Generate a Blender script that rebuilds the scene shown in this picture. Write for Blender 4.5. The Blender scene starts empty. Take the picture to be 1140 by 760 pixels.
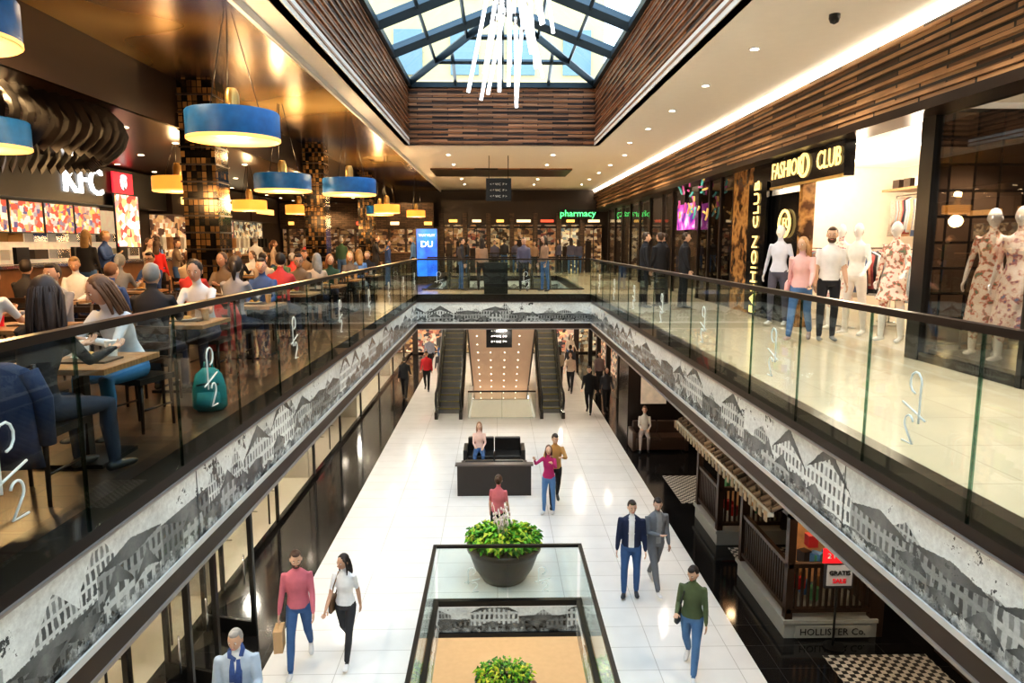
import bpy, math, random
from mathutils import Vector, Matrix
import numpy as np
random.seed(7)
S=bpy.context.scene
COL=S.collection
F=4.68; CZ=6.3; CEIL=9.2
XL=-2.5; XR=2.95; YB=21.7
LK=1.6
rad=math.radians
# ---------------------------------------------------------------- materials
MC={}
def newmat(name):
    m=bpy.data.materials.new(name); m.use_nodes=True
    nt=m.node_tree; nt.nodes.clear()
    o=nt.nodes.new('ShaderNodeOutputMaterial')
    return m,nt,o
def M(name,col,rough=.5,metal=0,es=0,var=.08,scale=6,bump=0,coat=0,ecol=None):
    if name in MC: return MC[name]
    m,nt,o=newmat(name); N=nt.nodes; L=nt.links
    p=N.new('ShaderNodeBsdfPrincipled'); L.new(p.outputs[0],o.inputs[0])
    tc=N.new('ShaderNodeTexCoord'); no=N.new('ShaderNodeTexNoise'); no.inputs['Scale'].default_value=scale; no.inputs['Detail'].default_value=3
    L.new(tc.outputs['Object'],no.inputs['Vector'])
    mx=N.new('ShaderNodeMix'); mx.data_type='RGBA'
    mx.inputs[6].default_value=[max(0,c*(1-var)) for c in col]+[1]
    mx.inputs[7].default_value=[min(1,c*(1+var)) for c in col]+[1]
    L.new(no.outputs[0],mx.inputs[0]); L.new(mx.outputs[2],p.inputs['Base Color'])
    p.inputs['Roughness'].default_value=rough; p.inputs['Metallic'].default_value=metal
    p.inputs['Coat Weight'].default_value=coat
    if es>0:
        p.inputs['Emission Color'].default_value=list(ecol or col)+[1]; p.inputs['Emission Strength'].default_value=es
    if bump>0:
        b=N.new('ShaderNodeBump'); b.inputs['Strength'].default_value=bump; b.inputs['Distance'].default_value=.02
        L.new(no.outputs[0],b.inputs['Height']); L.new(b.outputs[0],p.inputs['Normal'])
    MC[name]=m; return m
def glassm(name,tint=(.9,.96,.94),base=.05,k=.75,rough=.01):
    m,nt,o=newmat(name); N=nt.nodes; L=nt.links
    t=N.new('ShaderNodeBsdfTransparent'); t.inputs[0].default_value=list(tint)+[1]
    g=N.new('ShaderNodeBsdfGlossy'); g.inputs['Roughness'].default_value=rough
    lw=N.new('ShaderNodeLayerWeight'); lw.inputs[0].default_value=.5
    pw=N.new('ShaderNodeMath'); pw.operation='POWER'; pw.inputs[1].default_value=4
    ma=N.new('ShaderNodeMath'); ma.operation='MULTIPLY_ADD'; ma.inputs[1].default_value=k; ma.inputs[2].default_value=base
    L.new(lw.outputs['Facing'],pw.inputs[0]); L.new(pw.outputs[0],ma.inputs[0])
    mx=N.new('ShaderNodeMixShader'); L.new(ma.outputs[0],mx.inputs[0]); L.new(t.outputs[0],mx.inputs[1]); L.new(g.outputs[0],mx.inputs[2])
    L.new(mx.outputs[0],o.inputs[0]); MC[name]=m; return m
def posuv(nt,mode):
    N=nt.nodes; L=nt.links
    g=N.new('ShaderNodeNewGeometry'); s=N.new('ShaderNodeSeparateXYZ'); L.new(g.outputs['Position'],s.inputs[0])
    c=N.new('ShaderNodeCombineXYZ')
    if mode=='wall':
        a=N.new('ShaderNodeMath'); a.operation='ADD'; L.new(s.outputs[0],a.inputs[0]); L.new(s.outputs[1],a.inputs[1])
        L.new(a.outputs[0],c.inputs[0]); L.new(s.outputs[2],c.inputs[1])
    else:
        L.new(s.outputs[0],c.inputs[0]); L.new(s.outputs[1],c.inputs[1])
    return c.outputs[0]
def brickm(name,c1,c2,mortar,mode,bw,bh,ms,scale=1,rough=.4,metal=0,off=.5,bump=.0,bias=0,coat=0,es=0):
    m,nt,o=newmat(name); N=nt.nodes; L=nt.links
    p=N.new('ShaderNodeBsdfPrincipled'); L.new(p.outputs[0],o.inputs[0])
    uv=posuv(nt,mode)
    b=N.new('ShaderNodeTexBrick'); b.offset=off; L.new(uv,b.inputs['Vector'])
    b.inputs['Color1'].default_value=list(c1)+[1]; b.inputs['Color2'].default_value=list(c2)+[1]; b.inputs['Mortar'].default_value=list(mortar)+[1]
    b.inputs['Scale'].default_value=scale; b.inputs['Brick Width'].default_value=bw; b.inputs['Row Height'].default_value=bh; b.inputs['Mortar Size'].default_value=ms
    b.inputs['Bias'].default_value=bias
    no=N.new('ShaderNodeTexNoise'); no.inputs['Scale'].default_value=2.5; no.inputs['Detail'].default_value=4; L.new(uv,no.inputs['Vector'])
    mx=N.new('ShaderNodeMix'); mx.data_type='RGBA'; mx.blend_type='MULTIPLY'; mx.inputs[0].default_value=.15
    L.new(b.outputs[0],mx.inputs[6]); L.new(no.outputs[0],mx.inputs[7]); 
    L.new(mx.outputs[2],p.inputs['Base Color']); p.inputs['Roughness'].default_value=rough; p.inputs['Metallic'].default_value=metal
    p.inputs['Coat Weight'].default_value=coat
    if bump:
        bp=N.new('ShaderNodeBump'); bp.inputs['Strength'].default_value=bump; bp.inputs['Distance'].default_value=.01; bp.invert=True
        L.new(b.outputs['Fac'],bp.inputs['Height']); L.new(bp.outputs[0],p.inputs['Normal'])
    MC[name]=m; return m
def friezem(name,z0):
    m,nt,o=newmat(name); N=nt.nodes; L=nt.links
    p=N.new('ShaderNodeBsdfPrincipled'); L.new(p.outputs[0],o.inputs[0])
    uv=posuv(nt,'wall'); sp=N.new('ShaderNodeSeparateXYZ'); L.new(uv,sp.inputs[0])
    def mk(op,a,b=None,c=None):
        n=N.new('ShaderNodeMath'); n.operation=op
        for i,q in enumerate((a,b,c)):
            if q is None: continue
            if isinstance(q,(int,float)): n.inputs[i].default_value=q
            else: L.new(q,n.inputs[i])
        return n.outputs[0]
    def noise(sc,det,ro):
        n=N.new('ShaderNodeTexNoise'); n.inputs['Scale'].default_value=sc; n.inputs['Detail'].default_value=det; n.inputs['Roughness'].default_value=ro; L.new(uv,n.inputs['Vector']); return n.outputs[0]
    no=noise(18,7,.72); n2=noise(1.3,10,.7); n3=noise(5,6,.65)
    v=mk('SUBTRACT',sp.outputs[1],z0)
    u=mk('ADD',sp.outputs[0],mk('MULTIPLY',n3,.06))
    def layer(wd,base,amp,roof,seed):
        uu=mk('ADD',mk('DIVIDE',u,wd),seed); c=mk('FLOOR',uu); f=mk('FRACT',uu)
        w=N.new('ShaderNodeTexWhiteNoise'); w.noise_dimensions='1D'; L.new(c,w.inputs['W'])
        w2=N.new('ShaderNodeTexWhiteNoise'); w2.noise_dimensions='1D'; L.new(mk('ADD',c,37.3),w2.inputs['W'])
        tri=mk('SUBTRACT',1,mk('MULTIPLY',mk('ABSOLUTE',mk('SUBTRACT',f,.5)),2))
        h=mk('ADD',mk('MULTIPLY_ADD',w.outputs[0],amp,base),mk('MULTIPLY',mk('MULTIPLY',tri,w2.outputs[0]),roof))
        hh=mk('ADD',h,mk('MULTIPLY_ADD',no,.05,-.025))
        return mk('LESS_THAN',v,hh),w2.outputs[0],mk('GREATER_THAN',v,mk('SUBTRACT',hh,mk('MULTIPLY',tri,.13))),tri
    m1,t1,rf1,tr1=layer(.85,.22,.2,.34,0); m0,t0,rf0,tr0=layer(.46,.18,.2,.3,2.7); m2,t2,rf2,tr2=layer(.38,.05,.2,.2,5.4)
    wv=N.new('ShaderNodeCombineXYZ'); L.new(mk('ADD',u,mk('MULTIPLY',no,.012)),wv.inputs[0]); L.new(mk('ADD',v,mk('MULTIPLY',n3,.04)),wv.inputs[1])
    def bricks(bw,bh,ms):
        b=N.new('ShaderNodeTexBrick'); b.offset=0; L.new(wv.outputs[0],b.inputs['Vector'])
        b.inputs['Color1'].default_value=(.08,.08,.08,1); b.inputs['Color2'].default_value=(.5,.5,.5,1); b.inputs['Mortar'].default_value=(1,1,1,1)
        b.inputs['Scale'].default_value=1; b.inputs['Brick Width'].default_value=bw; b.inputs['Row Height'].default_value=bh; b.inputs['Mortar Size'].default_value=ms
        b.inputs['Mortar Smooth'].default_value=.3
        return b.outputs[0]
    w1=bricks(.085,.13,.026); w0=bricks(.055,.1,.014); w2_=bricks(.12,.17,.03)
    def mix(f,a,c):
        x=N.new('ShaderNodeMix'); x.data_type='FLOAT'
        for i,q in ((0,f),(2,a),(3,c)):
            if isinstance(q,(int,float)): x.inputs[i].default_value=q
            else: L.new(q,x.inputs[i])
        return x.outputs[0]
    sky=mk('MULTIPLY_ADD',n2,.6,.26)
    tone0=mk('MULTIPLY',mk('MULTIPLY_ADD',t0,.25,.28),w0); tone1=mk('MULTIPLY',mk('MULTIPLY_ADD',t1,.5,.12),w1); tone2=mk('MULTIPLY',mk('MULTIPLY_ADD',t2,.4,.03),w2_)
    tone1=mix(rf1,tone1,mk('MULTIPLY_ADD',tr1,.1,.03)); tone2=mix(rf2,tone2,mk('MULTIPLY_ADD',tr2,.12,.02))
    c0=mix(m0,sky,tone0); c1=mix(m1,c0,tone1); c2=mix(m2,c1,tone2)
    crowd=mk('GREATER_THAN',mk('ADD',no,mk('MULTIPLY',v,-2.2)),.34)
    c3=mix(crowd,c2,mk('MAXIMUM',mk('MULTIPLY_ADD',n3,1.8,-.7),.02))
    tree=mk('GREATER_THAN',mk('ADD',n2,mk('MULTIPLY',no,.3)),.765)
    c4=mix(tree,c3,mk('MULTIPLY',no,.1))
    c5=mk('MAXIMUM',mk('MULTIPLY',c4,mk('MULTIPLY_ADD',no,1.1,.45)),.008)
    cb=N.new('ShaderNodeCombineColor'); L.new(mk('MULTIPLY',c5,.95),cb.inputs[0]); L.new(c5,cb.inputs[1]); L.new(mk('MULTIPLY',c5,.96),cb.inputs[2])
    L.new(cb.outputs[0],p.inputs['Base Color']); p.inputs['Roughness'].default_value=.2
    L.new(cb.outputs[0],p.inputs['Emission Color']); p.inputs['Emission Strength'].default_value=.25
    return m
def checkm(name,a,b,sc):
    m,nt,o=newmat(name); N=nt.nodes; L=nt.links
    p=N.new('ShaderNodeBsdfPrincipled'); L.new(p.outputs[0],o.inputs[0]); uv=posuv(nt,'floor')
    c=N.new('ShaderNodeTexChecker'); c.inputs['Scale'].default_value=sc; c.inputs[1].default_value=list(a)+[1]; c.inputs[2].default_value=list(b)+[1]
    L.new(uv,c.inputs[0]); L.new(c.outputs[0],p.inputs['Base Color']); p.inputs['Roughness'].default_value=.4; return m
def rampnoise(name,cols,scale,rough=.4,metal=0,detail=4,coords='Object',es=0,vor=False,stretch=(1,1,1)):
    m,nt,o=newmat(name); N=nt.nodes; L=nt.links
    p=N.new('ShaderNodeBsdfPrincipled'); L.new(p.outputs[0],o.inputs[0])
    tc=N.new('ShaderNodeTexCoord'); mp=N.new('ShaderNodeMapping'); mp.inputs['Scale'].default_value=stretch; L.new(tc.outputs[coords],mp.inputs[0])
    if vor:
        no=N.new('ShaderNodeTexVoronoi'); no.inputs['Scale'].default_value=scale; L.new(mp.outputs[0],no.inputs['Vector']); src=no.outputs['Color']
        if vor=='box': no.distance='CHEBYCHEV'
    else:
        no=N.new('ShaderNodeTexNoise'); no.inputs['Scale'].default_value=scale; no.inputs['Detail'].default_value=detail; L.new(mp.outputs[0],no.inputs['Vector']); src=no.outputs[0]
    r=N.new('ShaderNodeValToRGB'); cr=r.color_ramp
    while len(cr.elements)<len(cols): cr.elements.new(.5)
    for e,(ps,c) in zip(cr.elements,cols): e.position=ps; e.color=list(c)+[1]
    L.new(src,r.inputs[0]); L.new(r.outputs[0],p.inputs['Base Color'])
    p.inputs['Roughness'].default_value=rough; p.inputs['Metallic'].default_value=metal
    if es: L.new(r.outputs[0],p.inputs['Emission Color']); p.inputs['Emission Strength'].default_value=es
    MC[name]=m; return m

GL=glassm('balustrade_glass',(.92,.965,.95),.035,.5)
GLE=glassm('balustrade_glass_edge',(.5,.66,.6),.1,.3)
GLS=glassm('shop_glass',(.95,.96,.95),.04,.4)
GLW=glassm('display_window_glass',(.88,.86,.83),.11,.45)
GLR=glassm('skylight_glass',(.72,.84,.9),.04,.2)
zc=F-1.06
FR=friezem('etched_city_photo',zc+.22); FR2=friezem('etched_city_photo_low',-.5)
white=M('white_paint',(.82,.81,.78),.6,var=.03)
ceilw=M('ceiling_plaster',(.82,.78,.71),.65,var=.03)
black=M('black_satin',(.009,.009,.009),.3)
blackg=M('black_gloss',(.006,.006,.007),.12)
bronze=M('dark_bronze',(.035,.024,.019),.3,.4)
brown=M('dark_brown',(.04,.024,.016),.4)
steel=M('steel',(.6,.6,.6),.25,1)
etch=M('etched_silver',(.75,.8,.8),.35,.2,es=.2)
wood=rampnoise('table_oak',[(0.3,(.28,.14,.06)),(.7,(.5,.3,.14))],5,.35,stretch=(1,8,1))
darkwood=M('dark_wood',(.035,.018,.01),.35,var=.3)
tilew=brickm('white_tile',(.86,.85,.83),(.83,.82,.8),(.55,.53,.5),'floor',1.2,.6,.006,rough=.12,off=0)
tileb=brickm('black_tile',(.008,.008,.009),(.016,.015,.015),(.04,.04,.04),'floor',.6,.6,.006,rough=.1,off=0)
tilec=brickm('cream_tile',(.84,.72,.54),(.8,.68,.51),(.6,.5,.38),'floor',.9,.9,.005,rough=.12,off=0)
tileu=brickm('brown_floor',(.05,.03,.018),(.1,.06,.035),(.02,.012,.01),'floor',1.2,.2,.006,rough=.3)
slat=brickm('copper_slats',(.035,.014,.008),(.6,.29,.14),(.01,.005,.004),'wall',.9,.075,.012,rough=.4,metal=.1,bump=.6,bias=-.1)
slat2=brickm('oak_slats',(.06,.028,.013),(.62,.38,.2),(.01,.006,.004),'wall',1.1,.09,.02,rough=.4,bump=.6,bias=-.1)
mosaic=brickm('mosaic_tile',(.012,.009,.006),(.6,.33,.12),(.006,.005,.004),'wall',.09,.12,.008,rough=.15,metal=.4,off=0,bias=-.35)
stoneb=brickm('brick_dark',(.07,.04,.025),(.16,.1,.06),(.03,.02,.015),'wall',.3,.08,.01,rough=.6)
# ---------------------------------------------------------------- mesh builder
class MB:
    def __init__(s): s.v=[];s.f=[];s.m=[];s.sm=[];s.mats=[]
    def mi(s,mat):
        if mat not in s.mats: s.mats.append(mat)
        return s.mats.index(mat)
    def add(s,vs,fs,mat,smooth=False):
        b=len(s.v); s.v+= [tuple(v) for v in vs]; k=s.mi(mat)
        for f in fs: s.f.append(tuple(i+b for i in f)); s.m.append(k); s.sm.append(smooth)
    def box(s,c,d,mat,rz=0,M4=None):
        hx,hy,hz=d[0]/2,d[1]/2,d[2]/2
        vs=[Vector((x,y,z)) for x in(-hx,hx) for y in(-hy,hy) for z in(-hz,hz)]
        if rz: R=Matrix.Rotation(rz,3,'Z'); vs=[R@v for v in vs]
        if M4 is not None: vs=[M4@v for v in vs]
        vs=[v+Vector(c) for v in vs]
        s.add(vs,[(0,1,3,2),(4,6,7,5),(0,4,5,1),(2,3,7,6),(0,2,6,4),(1,5,7,3)],mat)
    def bb(s,x0,x1,y0,y1,z0,z1,mat): s.box(((x0+x1)/2,(y0+y1)/2,(z0+z1)/2),(abs(x1-x0),abs(y1-y0),abs(z1-z0)),mat)
    def quad(s,ps,mat): s.add(ps,[tuple(range(len(ps)))],mat)
    def prism(s,poly,x0,x1,mat):
        n=len(poly); vs=[(x0,y,z) for y,z in poly]+[(x1,y,z) for y,z in poly]
        s.add(vs,[tuple(range(n))[::-1],tuple(range(n,2*n))]+[(i,(i+1)%n,n+(i+1)%n,n+i) for i in range(n)],mat)
    def lathe(s,prof,c,mat,n=24,smooth=True,sx=1,sy=1):
        vs=[];fs=[]
        for r,z in prof:
            for i in range(n):
                a=2*math.pi*i/n; vs.append((c[0]+r*sx*math.cos(a),c[1]+r*sy*math.sin(a),c[2]+z))
        for j in range(len(prof)-1):
            for i in range(n):
                k=(i+1)%n; fs.append((j*n+i,j*n+k,(j+1)*n+k,(j+1)*n+i))
        s.add(vs,fs,mat,smooth)
        b=len(prof)
        s.add([vs[i] for i in range(n)],[tuple(range(n))[::-1]],mat); s.add([vs[(b-1)*n+i] for i in range(n)],[tuple(range(n))],mat)
    def tube(s,pts,rad_,mat,n=8,ref=(1,0,0),smooth=True):
        pts=[Vector(p) for p in pts]; ref=Vector(ref); vs=[];fs=[]
        k=len(pts)
        for j,p in enumerate(pts):
            t=(pts[min(j+1,k-1)]-pts[max(j-1,0)]).normalized()
            sd=ref-t*ref.dot(t)
            if sd.length<1e-3: sd=Vector((0,1,0))-t*t.y
            sd.normalize(); ot=t.cross(sd)
            r=rad_[j] if isinstance(rad_,(list,tuple)) else rad_
            if not isinstance(r,(list,tuple)): r=(r,r)
            for i in range(n):
                a=2*math.pi*i/n; vs.append(p+sd*r[0]*math.cos(a)+ot*r[1]*math.sin(a))
        for j in range(k-1):
            for i in range(n):
                q=(i+1)%n; fs.append((j*n+i,j*n+q,(j+1)*n+q,(j+1)*n+i))
        fs.append(tuple(range(n))[::-1]); fs.append(tuple((k-1)*n+i for i in range(n)))
        s.add(vs,fs,mat,smooth)
    def ell(s,c,r,mat,n=10,m=7,X=None):
        vs=[];fs=[]
        for j in range(1,m):
            th=math.pi*j/m
            for i in range(n):
                a=2*math.pi*i/n; vs.append(Vector((c[0]+r[0]*math.sin(th)*math.cos(a),c[1]+r[1]*math.sin(th)*math.sin(a),c[2]+r[2]*math.cos(th))))
        top=len(vs); vs.append(Vector((c[0],c[1],c[2]+r[2]))); vs.append(Vector((c[0],c[1],c[2]-r[2])))
        for j in range(m-2):
            for i in range(n):
                q=(i+1)%n; fs.append((j*n+i,(j+1)*n+i,(j+1)*n+q,j*n+q))
        for i in range(n):
            q=(i+1)%n; fs.append((top,i,q)); fs.append((top+1,(m-2)*n+q,(m-2)*n+i))
        if X is not None: vs=[X@v for v in vs]
        s.add(vs,fs,mat,True)
    def obj(s,name,loc=(0,0,0),rz=0,sc=1,parent=None,bevel=0):
        me=bpy.data.meshes.new(name); me.from_pydata([tuple(v) for v in s.v],[],s.f)
        for m in s.mats: me.materials.append(m)
        me.polygons.foreach_set('material_index',s.m); me.polygons.foreach_set('use_smooth',s.sm); me.update()
        o=bpy.data.objects.new(name,me); COL.objects.link(o); o.location=loc; o.rotation_euler=(0,0,rz); o.scale=(sc,)*3
        if parent: o.parent=parent
        if bevel:
            b=o.modifiers.new('b','BEVEL'); b.width=bevel; b.segments=2; b.limit_method='ANGLE'
        return o
def inst(o,loc,rz=0,sc=1):
    n=bpy.data.objects.new(o.name.split('.')[0],o.data); COL.objects.link(n); n.location=loc; n.rotation_euler=(0,0,rz); n.scale=(sc,)*3
    return n
def text(t,size,loc,rot,mat,parent=None,name='lettering',ext=.01,align='CENTER',sx=1):
    cu=bpy.data.curves.new(name,'FONT'); cu.body=t; cu.size=size; cu.extrude=ext; cu.align_x=align; cu.align_y='CENTER'; cu.materials.append(mat)
    cu.resolution_u=2
    o=bpy.data.objects.new(name,cu); COL.objects.link(o); o.location=loc; o.rotation_euler=[rad(a) for a in rot]; o.scale=(sx,1,1)
    if parent:
        o.parent=parent; o.matrix_parent_inverse=parent.matrix_basis.inverted()
    return o
RX=(90,0,-90); LX=(90,0,90); FY=(90,0,0)
def one(name,fn,**k):
    b=MB(); fn(b); return b.obj(name,**k)
def lamp(kind,loc,power,col=(1,.9,.75),r=.1,spot=None,name='downlight',aim=None):
    l=bpy.data.lights.new(name+'_lamp',kind); l.energy=power*LK; l.color=col
    l.shadow_soft_size=r
    if kind=='SPOT': l.spot_size=rad(spot or 120); l.spot_blend=.6
    o=bpy.data.objects.new(name,l); COL.objects.link(o); o.location=loc; return o

# ================================================================ SHELL
YE=40; Y0=-7
b=MB()
A0,A1=-1.05,1.4
WX0,WX1=-3.5,3.9
for (x0,x1,y0,y1) in [(WX0,A0,Y0,YE),(A1,WX1,Y0,YE),(A0,A1,Y0,3),(A0,A1,11.5,24.9),(A0,A1,36,YE)]:
    b.bb(x0,x1,y0,y1,-.5,0,tilew)
b.bb(-11,WX0,Y0,YE,-.5,0,tileb); b.bb(WX1,11,Y0,YE,-.5,0,tileb)
b.obj('floor')
b=MB()
b.bb(-11,11,Y0,YE+6,-5.0,-4.7,M('basement_floor',(.62,.46,.28),.2))
b.obj('floor_basement')
b=MB(); 
b.bb(-6,6,30,30.2,-4.7,-.5,M('basement_wall',(.6,.5,.38),.6)); b.obj('wall_basement_back')
def f(b):
    b.bb(A0,A1,11.5,11.52,-.5,-.02,FR2)
    b.bb(A0,A0+.02,3,11.5,-.5,-.02,FR2); b.bb(A1-.02,A1,3,11.5,-.5,-.02,FR2)
    b.bb(A0,A1,11.46,11.5,-.56,-.48,black)
one('trim_basement_opening',f)
b=MB()
b.bb(-11,XL,Y0,YE,F-.12,F,tileu)
b.bb(XR,6.1,Y0,YE,F-.12,F,tilec)
b.bb(XL,XR,Y0,.3,F-.12,F,tilec); b.bb(XL,XR,YB,24.4,F-.12,F,tilec); b.bb(XL,XR,34,YE,F-.12,F,tilec)
b.bb(6.1,11,Y0,YE,F-.12,F,M('shop_floor',(.78,.7,.6),.2))
b.obj('floor_upper')
b=MB()
lc=M('lower_ceiling',(.7,.65,.57),.6)
b.bb(-11,XL-.05,Y0,YE,zc,zc+.15,lc); b.bb(XR+.05,11,Y0,YE,zc,zc+.15,lc)
b.bb(XL,XR,YB+.05,24.35,zc,zc+.15,lc); b.bb(XL,XR,34,YE,zc,zc+.15,lc); b.bb(XL,XR,Y0,.25,zc,zc+.15,lc)
b.obj('ceiling_lower')
strip=M('fascia_strip',(.38,.35,.33),.3,.5)
def fascia(name,ax,p,a0,a1,s):
    b=MB()
    def B(o0,o1,z0,z1,m,c0=a0,c1=a1):
        lo,hi=sorted((p+s*o0,p+s*o1))
        if ax=='y': b.bb(lo,hi,c0,c1,z0,z1,m)
        else: b.bb(c0,c1,lo,hi,z0,z1,m)
    B(-.1,.03,F-.2,F+.04,bronze)
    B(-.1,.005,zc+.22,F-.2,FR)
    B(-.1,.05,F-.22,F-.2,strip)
    B(-.1,.02,zc,zc+.22,brown); B(.02,.035,zc+.19,zc+.24,M('fascia_light',(.62,.62,.6),.4)); B(.02,.035,zc-.0,zc+.03,strip)
    n=int((a1-a0)/2.5)
    for i in range(1,n):
        c=a0+(a1-a0)*i/n; B(.005,.008,zc+.22,F-.2,M('panel_joint',(.1,.1,.1),.4),c-.006,c+.006)
    return b.obj(name)
fascia('trim_left_slab','y',XL,.3,YB,1); fascia('trim_right_slab','y',XR,.3,YB,-1)
fascia('trim_bridge_slab','x',YB,XL,XR,-1); fascia('trim_near_slab','x',.3,XL,XR,1)
fascia('trim_rear_slab','x',34,XL,XR,-1); fascia('trim_bridge_rear_slab','x',24.4,XL,XR,1)
fascia('trim_left_slab','y',XL,24.4,34,1); fascia('trim_right_slab','y',XR,24.4,34,-1)
def glyph(b,P):
    def arc(cx,cy,r,a0,a1,n=8): return [(cx+r*math.cos(rad(a0+(a1-a0)*i/n)),cy+r*math.sin(rad(a0+(a1-a0)*i/n))) for i in range(n+1)]
    for pl in ([(-.06,-.1)]+[(-.06,.12)]+arc(0,.14,.065,180,-90),[(-.13,-.07),(.14,.0)],arc(.05,-.12,.05,160,-40)+[(.0,-.24),(.12,-.24)]):
        b.tube([P(u,v) for u,v in pl],.008,etch,5)
def balus(name,ax,p,a0,a1,z,step=1.25,h=1.12,logos=True,lo=-.1,off=0):
    b=MB(); n=max(1,round((a1-a0)/step)); st=(a1-a0)/n
    for i in range(n):
        c0=a0+i*st+.006; c1=a0+(i+1)*st-.006
        if ax=='y': b.bb(p-.009,p+.009,c0+.003,c1-.003,z+lo,z+h-.03,GL)
        else: b.bb(c0+.003,c1-.003,p-.009,p+.009,z+lo,z+h-.03,GL)
        for cc in (c0,c1):
            if ax=='y': b.bb(p-.009,p+.009,cc-.003,cc+.003,z+lo,z+h-.03,GLE)
            else: b.bb(cc-.003,cc+.003,p-.009,p+.009,z+lo,z+h-.03,GLE)
        if logos and (i+off)%2==0:
            cc=(c0+c1)/2
            P=(lambda u,v,cc=cc:(p,cc+u,z+.5+v*1.15)) if ax=='y' else (lambda u,v,cc=cc:(cc+u,p,z+.5+v*1.15))
            glyph(b,P)
    if ax=='y': b.bb(p-.035,p+.035,a0,a1,z+h-.03,z+h+.02,bronze)
    else: b.bb(a0,a1,p-.035,p+.035,z+h-.03,z+h+.02,bronze)
    return b.obj(name)
balus('glass_balustrade','y',XL+.05,.3,YB-.05,F); balus('glass_balustrade','y',XR-.05,.3,YB-.05,F,off=1)
balus('glass_balustrade','x',YB-.05,XL+.05,XR-.05,F); balus('glass_balustrade','x',24.45,XL+.1,XR-.1,F,logos=False); balus('glass_balustrade','x',.4,XL+.1,XR-.1,F,logos=False)
balus('glass_balustrade','x',33.9,-.9,1.1,F,logos=False)
b=MB()
for (x0,x1,y0,y1) in [(-3.1,-2.6,Y0,21.7),(2.95,5.4,Y0,21.7),(-3.1,5.4,21.7,YE)]:
    b.bb(x0,x1,y0,y1,CEIL,CEIL+.2,ceilw)
b.bb(5.4,11,Y0,YE,CEIL+.22,CEIL+.3,ceilw)
b.obj('ceiling')
b=MB()
gold=rampnoise('bronze_painted_reflection',[(.36,(.03,.07,.24)),(.46,(.12,.07,.07)),(.54,(.42,.25,.08)),(.66,(.85,.58,.22))],.22,.24,.45,2)  # blue-to-gold noise paints lamp reflections into the bronze colour
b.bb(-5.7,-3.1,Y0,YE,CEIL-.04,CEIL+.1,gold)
b.bb(-3.14,-3.08,Y0,YE,CEIL-.1,CEIL+.1,white)
b.obj('ceiling_bronze')
b=MB()
b.bb(-11,-5.7,Y0,YE,F+3.65,F+3.8,M('ceiling_brown',(.045,.022,.012),.3)); b.bb(-5.75,-5.68,Y0,YE,F+3.65,CEIL,brown)
b.obj('ceiling_food_court')
ZT=10.85
b=MB()
b.bb(-2.75,-2.62,Y0,21.7,CEIL,ZT,slat); b.bb(2.97,3.1,Y0,21.7,CEIL,ZT,slat); b.bb(-2.75,3.1,21.7,21.85,CEIL,ZT,slat)
z=CEIL+.08; cop=M('copper_bar',(.34,.16,.08),.35,.2,var=.6,scale=2)
while z<ZT:
    b.bb(-2.62,-2.585,Y0,21.7,z,z+.035,cop); b.bb(2.935,2.97,Y0,21.7,z,z+.035,cop); b.bb(-2.6,2.95,21.665,21.7,z,z+.035,cop); z+=.15
b.obj('wall_skylight_well')
b=MB(); beam=M('skylight_steel',(.045,.065,.08),.4,.5)
rx=.17; rzv=12.0; ye=18.2
def bm(p,q,w=.09,h=.16):
    b.tube([p,q],[(w,h),(w,h)],beam,4,ref=(0,1,0) if abs(q[1]-p[1])<.5*abs(q[0]-p[0]) else (1,0,0),smooth=False)
b.bb(-2.72,-2.5,Y0,21.8,ZT,ZT+.15,beam); b.bb(2.85,3.07,Y0,21.8,ZT,ZT+.15,beam); b.bb(-2.7,3.05,21.6,21.8,ZT,ZT+.15,beam)
bm((rx,Y0,rzv),(rx,ye,rzv),.12,.14)
for y in [-6,-3.5,-1,1.5,4,6.5,9,11.5,13.5,15.9,18.2]:
    bm((-2.6,y,ZT+.1),(rx,y,rzv)); bm((2.95,y,ZT+.1),(rx,y,rzv))
for t in (.33,.66):
    zz=ZT+.1+(rzv-ZT-.1)*t
    bm((-2.6+(rx+2.6)*t,Y0,zz),(-2.6+(rx+2.6)*t,21.6-3.4*t,zz),.045,.07); bm((2.95+(rx-2.95)*t,Y0,zz),(2.95+(rx-2.95)*t,21.6-3.4*t,zz),.045,.07)
    b.tube([(-2.6+(rx+2.6)*t,21.6-3.4*t,zz),(2.95+(rx-2.95)*t,21.6-3.4*t,zz)],[(.05,.07)]*2,beam,4,ref=(0,1,0),smooth=False)
bm((-2.6,21.6,ZT+.1),(rx,ye,rzv),.1,.15); bm((2.95,21.6,ZT+.1),(rx,ye,rzv),.1,.15)
for x in (-1.2,rx,1.55): 
    e=1-abs(x-rx)/2.78; bm((x,21.65,ZT+.1),(x,21.6-3.4*e,ZT+.1+(rzv-ZT-.1)*e),.05,.09)
b.obj('skylight_frame')
b=MB()
b.quad([(-2.6,Y0,ZT+.2),(rx,Y0,rzv+.1),(rx,ye,rzv+.1),(-2.6,21.6,ZT+.2)],GLR); b.quad([(2.95,Y0,ZT+.2),(2.95,21.6,ZT+.2),(rx,ye,rzv+.1),(rx,Y0,rzv+.1)],GLR)
b.quad([(-2.6,21.6,ZT+.2),(rx,ye,rzv+.1),(2.95,21.6,ZT+.2)],GLR)
b.obj('window_skylight')
b=MB(); ywall=brickm('yellow_facade',(.62,.5,.26),(.6,.48,.26),(.5,.42,.26),'wall',4,3,.04,rough=.8)
b.bb(-14,5,34,36,12.5,30,ywall)
for i in range(7):
    for j in range(4): b.bb(-12.5+i*2.6,-11.2+i*2.6,33.9,34.02,14+j*3.4,16+j*3.4,M('facade_window',(.15,.24,.3),.1))
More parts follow.
